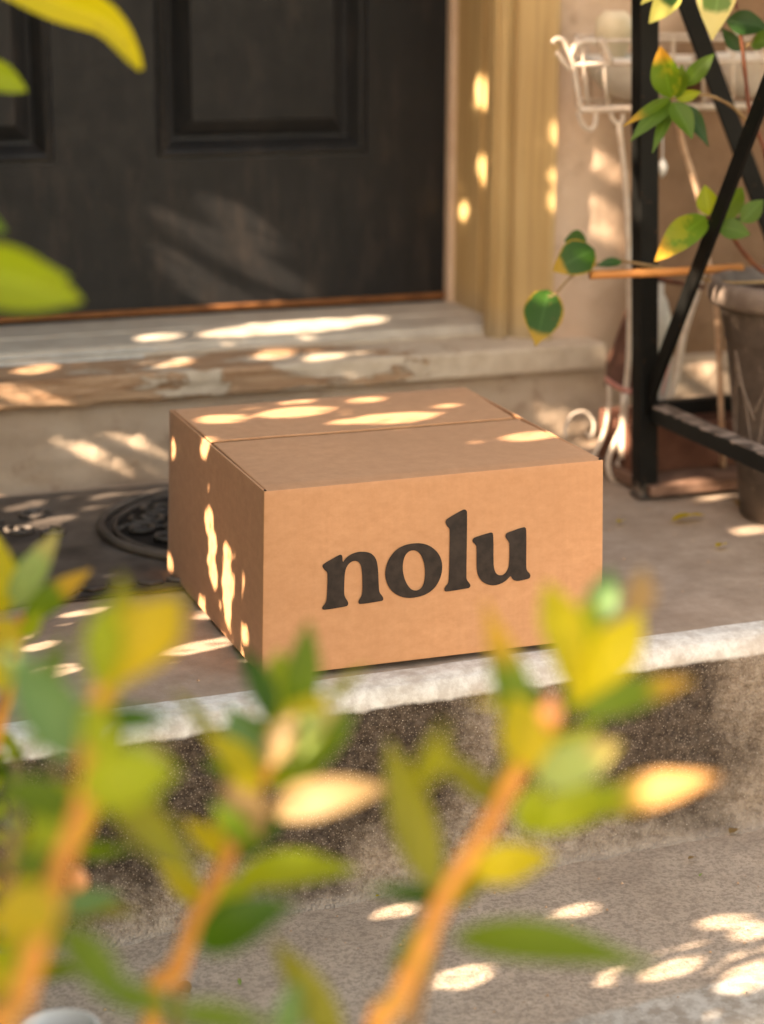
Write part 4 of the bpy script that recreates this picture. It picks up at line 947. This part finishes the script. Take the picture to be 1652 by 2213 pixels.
m = MB(); m.tube(smooth_curve([P_(1466, 262, .60), P_(1478, 320, .60), P_(1498, 380, .60), P_(1514, 440, .60), P_(1520, 476, .60), P_(1530, 560, .58), P_(1548, 640, .55), P_(1560, 900, .52), V((P_(1565, 1000, .6).x, .6, .002))], 5), .0048, 8)
tag(m.build('dry_branch', Mt['bark']), 'pale dry branch standing upright behind the leafy plant', 'branch')
# unseen bushy plants added to shade the wall behind the steel stand
def bushy(c, r, n, label, seed):
    rr = random.Random(seed); root = tag(empty('shade_plant', V(c)), label, 'plant')
    m = MB(); cc = V((c[0], c[1], c[2]+r[2]))
    for k in range(6): m.tube(smooth_curve([V(c), V(c)+V((rr.uniform(-.03, .03), rr.uniform(-.03, .03), r[2]*.6)), cc+V((rr.uniform(-.6, .6)*r[0], rr.uniform(-.6, .6)*r[1], rr.uniform(-.2, .7)*r[2]))], 5), .004, 6)
    m.build('stem', Mt['greenstem'], root); mb = MB()
    for k in range(n):
        d = V((rr.gauss(0, 1), rr.gauss(0, 1), rr.gauss(0, 1))).normalized(); q = rr.uniform(.35, 1)
        b = cc+V((d.x*r[0], d.y*r[1], d.z*r[2]))*q; t = b+(d+V((rr.uniform(-.6, .6), rr.uniform(-.6, .6), rr.uniform(-.8, .3)))).normalized()*rr.uniform(.06, .10)
        leaf(mb, b, t, rr.uniform(.03, .045), V((rr.uniform(-1, 1), rr.uniform(-1, 1), 1.2)).normalized(), 'ov', mi=rr.choice((0, 0, 1)), nu=5, nv=2)
    mb.build('foliage', [G['hgreen'], G['dgreen']], root, recalc=False)
bushy((1.45, .30, -.0), (.20, .34, .52), 800, 'tall bushy green plant added outside the frame to shade the wall, right of the steel stand', 3)
bushy((1.12, .34, .873), (.34, .20, .26), 700, 'unseen bushy green plant added for shade on the upper shelf of the steel stand', 4)
# ------------------------------------------------------------------ fallen leaves and crumbs
def fleaf(x, y, L, wd_, ang, mat, z, label, name='fallen_leaf'):
    c = at(x, y, 2, z)+V((0, 0, .004)); d = V((math.cos(ang), math.sin(ang), .02)); mb = MB()
    leaf(mb, c-d*L/2, c+d*L/2, wd_, V((0, 0, 1)), 'ov', arch=.06, fold=.35, twist=.4)
    tag(mb.build(name, G[mat], recalc=False), label, 'leaf', 'fallen leaves on the steps')
fleaf(1488, 1126, .055, .020, .12, 'gold', .001, 'yellow fallen leaf on the porch floor in front of the black stand post')
fleaf(1343, 1133, .014, .012, .5, 'gold', .001, 'tiny curled brown leaf on the porch floor just right of the box')
fleaf(1600, 1092, .035, .02, 1.0, 'cream', .001, 'dry leaf on the porch floor by the foot of the urn pot')
fleaf(1560, 1185, .02, .012, .3, 'gold', .001, 'small brown leaf on the porch floor right of the yellow leaf')
fleaf(395, 2146, .020, .017, 2.1, 'cream', -.236, 'crumpled orange leaf scrap on the lower step near the left stem')
fleaf(1588, 1803, .018, .012, .4, 'cream', -.236, 'orange leaf scrap on the lower step below the right end of the riser')
fleaf(1497, 1862, .012, .007, .1, 'cream', -.236, 'tiny orange leaf scrap on the lower step right of centre')
fleaf(818, 1944, .006, .005, .1, 'gold', -.236, 'tiny yellow crumb on the lower step between the orange stems')
fleaf(518, 2130, .014, .004, 1.4, 'pteal', -.236, 'pale thin seed husk on the lower step right of the crumpled leaf')
fleaf(1515, 1898, .010, .003, .7, 'pteal', -.236, 'pale thin seed husk on the lower step at the right')
gr = MB(); rg = random.Random(9)
for k in range(420):
    on = rg.random()
    if on < .55: x, y, z = rg.uniform(-.4, 1.2), rg.uniform(-.42, -.10), -.2365
    else: x, y, z = rg.uniform(-.4, 1.2), rg.uniform(0, .8), .0006
    r = rg.choice((.0006, .0009, .0013, .0020)); c = V((x, y, z))
    gr.add([c+V((r*rg.uniform(.6, 1.4), 0, 0)), c+V((0, r, 0)), c+V((-r, 0, 0)), c+V((0, -r*1.2, 0)), c+V((0, 0, r*1.1))], [(0, 1, 4), (1, 2, 4), (2, 3, 4), (3, 0, 4)])
tag(gr.build('grit', Mt['bark'], smooth=False), 'scattered grit and crumbs on the concrete steps', 'grit', kind='stuff')
# ------------------------------------------------------------------ tall shrub at the left, its crown gaps shaped to throw the dapples
XC = -.92
def toplane(P):
    t = (P.x-XC)/SUN.x; return (P.y - SUN.y*t, P.z - SUN.z*t)
holes = []
def hole(surf, cx, cy, ax, ay, b, k=1.0):
    # surf: (axis, value) of the lit surface, or a distance
    f = (lambda x, y: at(x, y, *surf)) if isinstance(surf, tuple) else (lambda x, y: atd(x, y, surf))
    L = math.hypot(ax, ay) or 1; nx, ny = -ay/L*b, ax/L*b
    c = toplane(f(cx, cy)); a1 = toplane(f(cx+ax, cy+ay)); b1 = toplane(f(cx+nx, cy+ny))
    A_ = (a1[0]-c[0], a1[1]-c[1]); B_ = (b1[0]-c[0], b1[1]-c[1]); det = A_[0]*B_[1]-A_[1]*B_[0]
    if abs(det) < 1e-9: return
    holes.append((c, A_, B_, det, math.hypot(*A_)+math.hypot(*B_)))
dor = (1, DY); jam = (0, XJ-.003); cas = (1, .905); wal = (1, .896); btop = (2, BH+.002); bl = (0, .0); flo = (2, 0.0); tre = (2, -.237); fou = (1, .85); sf = (1, .829); st = (2, .1675); th = (2, .186); mt = (2, .01)
H = [(dor, 560, 123, 145, 62, 17), (dor, 668, 132, 40, 16, 13), (dor, 768, 138, 0, 20, 15), (dor, 771, 190, 0, 22, 16), (dor, 825, 172, 36, 14, 11),
     (dor, 520, 482, 80, 48, 32), (dor, 500, 547, 160, 80, 27), (dor, 430, 610, 90, 68, 30), (dor, 560, 650, 60, 12, 14), (dor, 385, 362, 40, 16, 5), (dor, 400, 322, 12, 2, 4),
     (jam, 1045, 200, 0, 30, 13), (jam, 1050, 368, 0, 30, 13), (jam, 1007, 459, 0, 17, 10), ((1, 1.148), 964, 60, 2, 75, 16), (jam, 990, 5, 0, 14, 10),
     ((1, .900), 1145, 35, 0, 22, 14), ((1, .900), 1147, 250, 4, 28, 14), ((1, .8955), 1151, 311, 0, 13, 13), ((1, .891), 1157, 371, 0, 12, 10), ((1, .895), 1152, 425, 2, 30, 15),
     (wal, 1295, 350, 42, 30, 24), (wal, 1285, 440, 36, 22, 17), (wal, 1300, 500, 50, 30, 24), (wal, 1260, 735, 50, 4, 8), (wal, 1240, 640, 25, 40, 10),
     ((1, WY), 1240, 125, 2, 20, 16), ((1, WY), 1268, 94, 30, -6, 16), ((1, WY), 1310, 108, 12, 28, 15), ((1, WY), 1247, 202, 10, 34, 15), ((1, WY), 1345, 320, 3, 40, 14), ((1, WY), 1357, 455, 2, 28, 13), ((1, WY), 1290, 160, 20, 10, 12), ((1, WY), 1208, 95, 18, 10, 14),
     ((1, .60), 1432, 362, 0, 26, 18), ((0, PX0), 1372, 320, 3, 32, 10), ((0, PX0), 1370, 405, 4, 28, 8), ((0, PX0), 1378, 455, 4, 24, 8), 
     (fou, 165, 968, 80, 32, 17), (fou, 265, 940, 55, 22, 15), (fou, 1255, 935, 60, 22, 26), (fou, 1535, 800, 32, 36, 28), (fou, 330, 975, 30, 14, 10),
     (sf, 40, 852, 60, 10, 16), (sf, 190, 830, 40, 6, 8), (sf, 750, 822, 45, 8, 14), (st, 590, 766, 36, -2, 10), (st, 700, 774, 36, -2, 9), (st, 360, 784, 50, -4, 9), (st, 75, 798, 45, -4, 8), (st, 1290, 755, 30, 3, 10),
     (th, 620, 707, 180, -14, 9), (th, 790, 692, 40, -3, 6), (th, 340, 727, 50, -3, 5),
     (btop, 475, 905, 52, 0, 9), (btop, 635, 890, 76, -5, 10), (btop, 640, 867, 34, -2, 5), (btop, 845, 903, 90, -6, 10), (btop, 740, 910, 30, -2, 5), (btop, 790, 864, 34, -3, 5), (btop, 965, 876, 24, -1, 4), (btop, 560, 867, 16, -3, 3),
     (bl, 457, 1130, 2, 26, 8), (bl, 467, 1178, 3, 22, 8), (bl, 470, 1240, 6, 34, 7), (bl, 500, 1270, 5, 92, 8), (bl, 520, 1255, 5, 56, 12), (bl, 437, 962, 0, 24, 9), (bl, 372, 972, 1, 18, 4), (bl, 375, 1218, 6, 16, 6), (bl, 448, 1322, 6, 26, 6), (bl, 535, 1370, 18, 30, 6), (bl, 461, 1215, 0, 10, 4), (bl, 402, 1168, 2, 8, 4), (bl, 504, 1070, 1, 12, 4),
     (flo, 425, 1397, 75, -14, 11), (flo, 108, 1450, 50, -8, 13), (flo, 75, 1397, 38, -8, 9), (flo, 180, 1322, 52, -9, 6), (flo, 400, 1447, 44, -10, 7), (flo, 1470, 985, 60, -8, 8), (flo, 1470, 1015, 46, -6, 11), (flo, 1532, 1068, 32, -3, 11), (flo, 1620, 1145, 40, -4, 8), (flo, 1625, 1203, 46, -3, 10),
     (mt, 100, 1122, 52, -8, 7), (mt, 60, 1140, 50, -8, 7), (mt, 40, 1090, 40, -8, 9), (mt, 215, 1072, 34, -6, 7), (mt, 285, 1068, 26, -4, 10), (mt, 345, 1062, 22, -4, 12), (mt, 110, 1094, 26, -4, 8),
     (tre, 1000, 2112, 58, -12, 22), (tre, 1560, 1992, 52, -6, 13), (tre, 1625, 2012, 44, -8, 16), (tre, 1445, 2093, 62, -20, 15), (tre, 1240, 1968, 44, -8, 13), (tre, 850, 1970, 50, -8, 12), (tre, 1620, 2112, 64, -22, 26), (tre, 1140, 1860, 30, -6, 5),
     ((0, .80), 1540, 700, 0, 18, 12), ((0, .80), 1562, 705, 4, 28, 14), ((0, .76), 1545, 640, 30, 8, 16),
     # foreground and plant leaves that catch the sun
     (D2-.02, 612, 1590, 20, -50, 28), (D2-.01, 705, 1727, 175, -30, 75), (D2-.02, 525, 1760, 30, 60, 30), (D3+.02, 1385, 1270, 8, -44, 30), (D3, 1480, 1703, 75, -16, 60), (D3-.015, 1190, 1540, 0, 26, 26), (D2, 490, 1890, 20, -40, 34), (D1, 90, 1980, 60, -10, 30),
     (wd, 1425, 125, 5, 20, 24), (wd, 1545, 60, 6, 40, 22), (w2, 1475, 500, 26, -12, 14), (w3, 1186, 644, 10, 18, 18), (w3, 1245, 512, 18, 6, 14), (wd, 1400, 40, 14, 20, 18)]
for h in H: hole(*h)
def in_hole(y, z, pad):
    for (c, a, b, det, r) in holes:
        dy = y-c[0]; dz = z-c[1]
        if abs(dy) > r+pad or abs(dz) > r+pad: continue
        s = (dy*b[1]-dz*b[0])/det; t = (a[0]*dz-a[1]*dy)/det
        if s*s+t*t < 1: return True
    return False
def hedge():
    root = tag(empty('tall_shrub', V((XC-.15, -.1, -.49))), 'dense tall shrub left of the porch with crown gaps shaped to throw the dappled shade', 'shrub')
    m = MB(); rh = random.Random(21)
    T = [(-.15, -.9), (-.25, -.2), (-.10, .5), (-.12, 1.3)]
    for dx, y in T:
        base = V((XC+dx-.05, y, -.49)); m.tube(smooth_curve([base, base+V((.02, .03, .6)), base+V((-.02, -.03, 1.3)), base+V((.03, .02, 2.2))], 6), [.03*(1-i/19*.7) for i in range(19)], 8)
        for k in range(5):
            z = -.1+k*.45; d = rh.choice((-1, 1)); b0 = base+V((0, 0, .49+z))
            m.tube(smooth_curve([b0, b0+V((-.06, d*.15, .12)), b0+V((-.05, d*.34, .30))], 5), [.012-.0009*i for i in range(11)], 6)
    m.build('trunk', Mt['bark'], root)
    mb = MB(); cnt = 0
    def try_leaf(y, z, L, W, free=False):
        nonlocal cnt
        off = rh.uniform(-.13, .10) if L > .03 else rh.uniform(-.05, .05)
        c = V((XC+off, y+off*SUN.y/SUN.x, z+off*SUN.z/SUN.x))
        a = rh.uniform(0, 6.28); d = V((rh.uniform(-.4, .4), math.cos(a), math.sin(a))).normalized()
        n = (V((-1, 0, 0)) + V((0, rh.uniform(-.6, .6), rh.uniform(-.2, .9)))).normalized(); n = (n-d*n.dot(d)).normalized(); s = d.cross(n)
        O = [c-d*L*.5, c-d*L*.2+s*W*.42, c+d*L*.15+s*W*.5, c+d*L*.5, c+d*L*.15-s*W*.5, c-d*L*.2-s*W*.42]
        smp = O+[c, (O[0]+O[1])/2, (O[0]+O[5])/2, (O[3]+O[2])/2, (O[3]+O[4])/2, (O[1]+O[2])/2, (O[4]+O[5])/2, c+d*L*.25, c-d*L*.25]
        for q in smp:
            if not free and in_hole(*toplane(q), 0): return
        O[0] += n*-.004; O[3] += n*-.006
        mb.add(O, [(0, 1, 2, 3), (0, 3, 4, 5)], 0, [(0, .5), (.3, .9), (.65, 1), (1, .5), (.65, 0), (.3, .1)]); cnt += 1
    for layer in range(7):
        st_ = .042
        for iy in range(int(3.1/st_)):
            for iz in range(int((2.40 if iy*st_ > 1.35 else 2.10 if iy*st_ > .85 else 1.5)/st_)):
                y = -1.45+iy*st_+rh.uniform(0, st_); z = -.35+iz*st_+rh.uniform(0, st_)
                if y < -.62 and rh.random() < .35: continue
                try_leaf(y, z, rh.uniform(.055, .085), rh.uniform(.034, .05))
    # small leaves close the ragged edges round the gaps
    for (c, a, b, det, r) in holes:
        for k in range(int(260)):
            ang = rh.uniform(0, 6.28); f = rh.uniform(1.0, 1.0)+rh.uniform(.02, .35); p = .012
            y = c[0]+a[0]*f*math.cos(ang)+b[0]*f*math.sin(ang)+rh.uniform(-p, p); z = c[1]+a[1]*f*math.cos(ang)+b[1]*f*math.sin(ang)+rh.uniform(-p, p)
            try_leaf(y, z, rh.uniform(.014, .026), rh.uniform(.010, .015))
    for (c, a, b, det, r) in holes:
        n_ = 1 if r < .03 else 3 if r < .07 else 6
        for k in range(n_):
            f = rh.uniform(.3, 1.0); ang = rh.uniform(0, 6.28)
            try_leaf(c[0]+a[0]*f*math.cos(ang)+b[0]*f*math.sin(ang), c[1]+a[1]*f*math.cos(ang)+b[1]*f*math.sin(ang), rh.uniform(.010, .022), rh.uniform(.0022, .005), True)
    mb.build('crown', G['crown'], root, smooth=False, recalc=False)
    # long leaves of this shrub that reach into the picture at the top left
    s = stem('twig', [V((XC+.05, -1.0, .9)), V((-.62, -.82, .80)), atd(-60, -60, 1.42)], (.005, .002), root, 'greenstem')
    P0, P1, P2, P3 = atd(-40, -75, 1.42), atd(110, -5, 1.42), atd(230, 45, 1.41), atd(305, 150, 1.40)
    mb = MB(); C_ = smooth_curve([P0, P1, P2, P3], 6); k = len(C_); vs = []; uv = []
    nn = (CAM-P1).normalized()
    for i, p in enumerate(C_):
        t = i/(k-1); dd = (C_[min(i+1, k-1)]-C_[max(i-1, 0)]).normalized(); ss = dd.cross(nn).normalized(); wdt = 88/F*1.41*max(.03, math.sin(math.pi*min(.985, .25+t*.75))**.7)/2
        for j in range(7): v = j/3-1; vs.append(p+ss*wdt*v+nn*.003*abs(v)); uv.append((t, j/6))
    mb.add(vs, [(i*7+j, i*7+j+1, i*7+j+8, i*7+j+7) for i in range(k-1) for j in range(6)], 0, uv); mb.build('foliage', G['yellow'], s, recalc=False)
    foliage('foliage', [((-60, 140), (58, 196), 62, 'lime', 'ov', 1.40, 1.42), ((-120, 560), (178, 650), 128, 'lime', 'ov', 1.16, 1.18), ((-90, 590), (150, 600), 90, 'lime', 'ov', 1.18, 1.2), ((-60, 470), (14, 500), 44, 'green', 'ov', 1.3, 1.3)], s, 1.4)
    print('hedge leaves', cnt)
hedge()
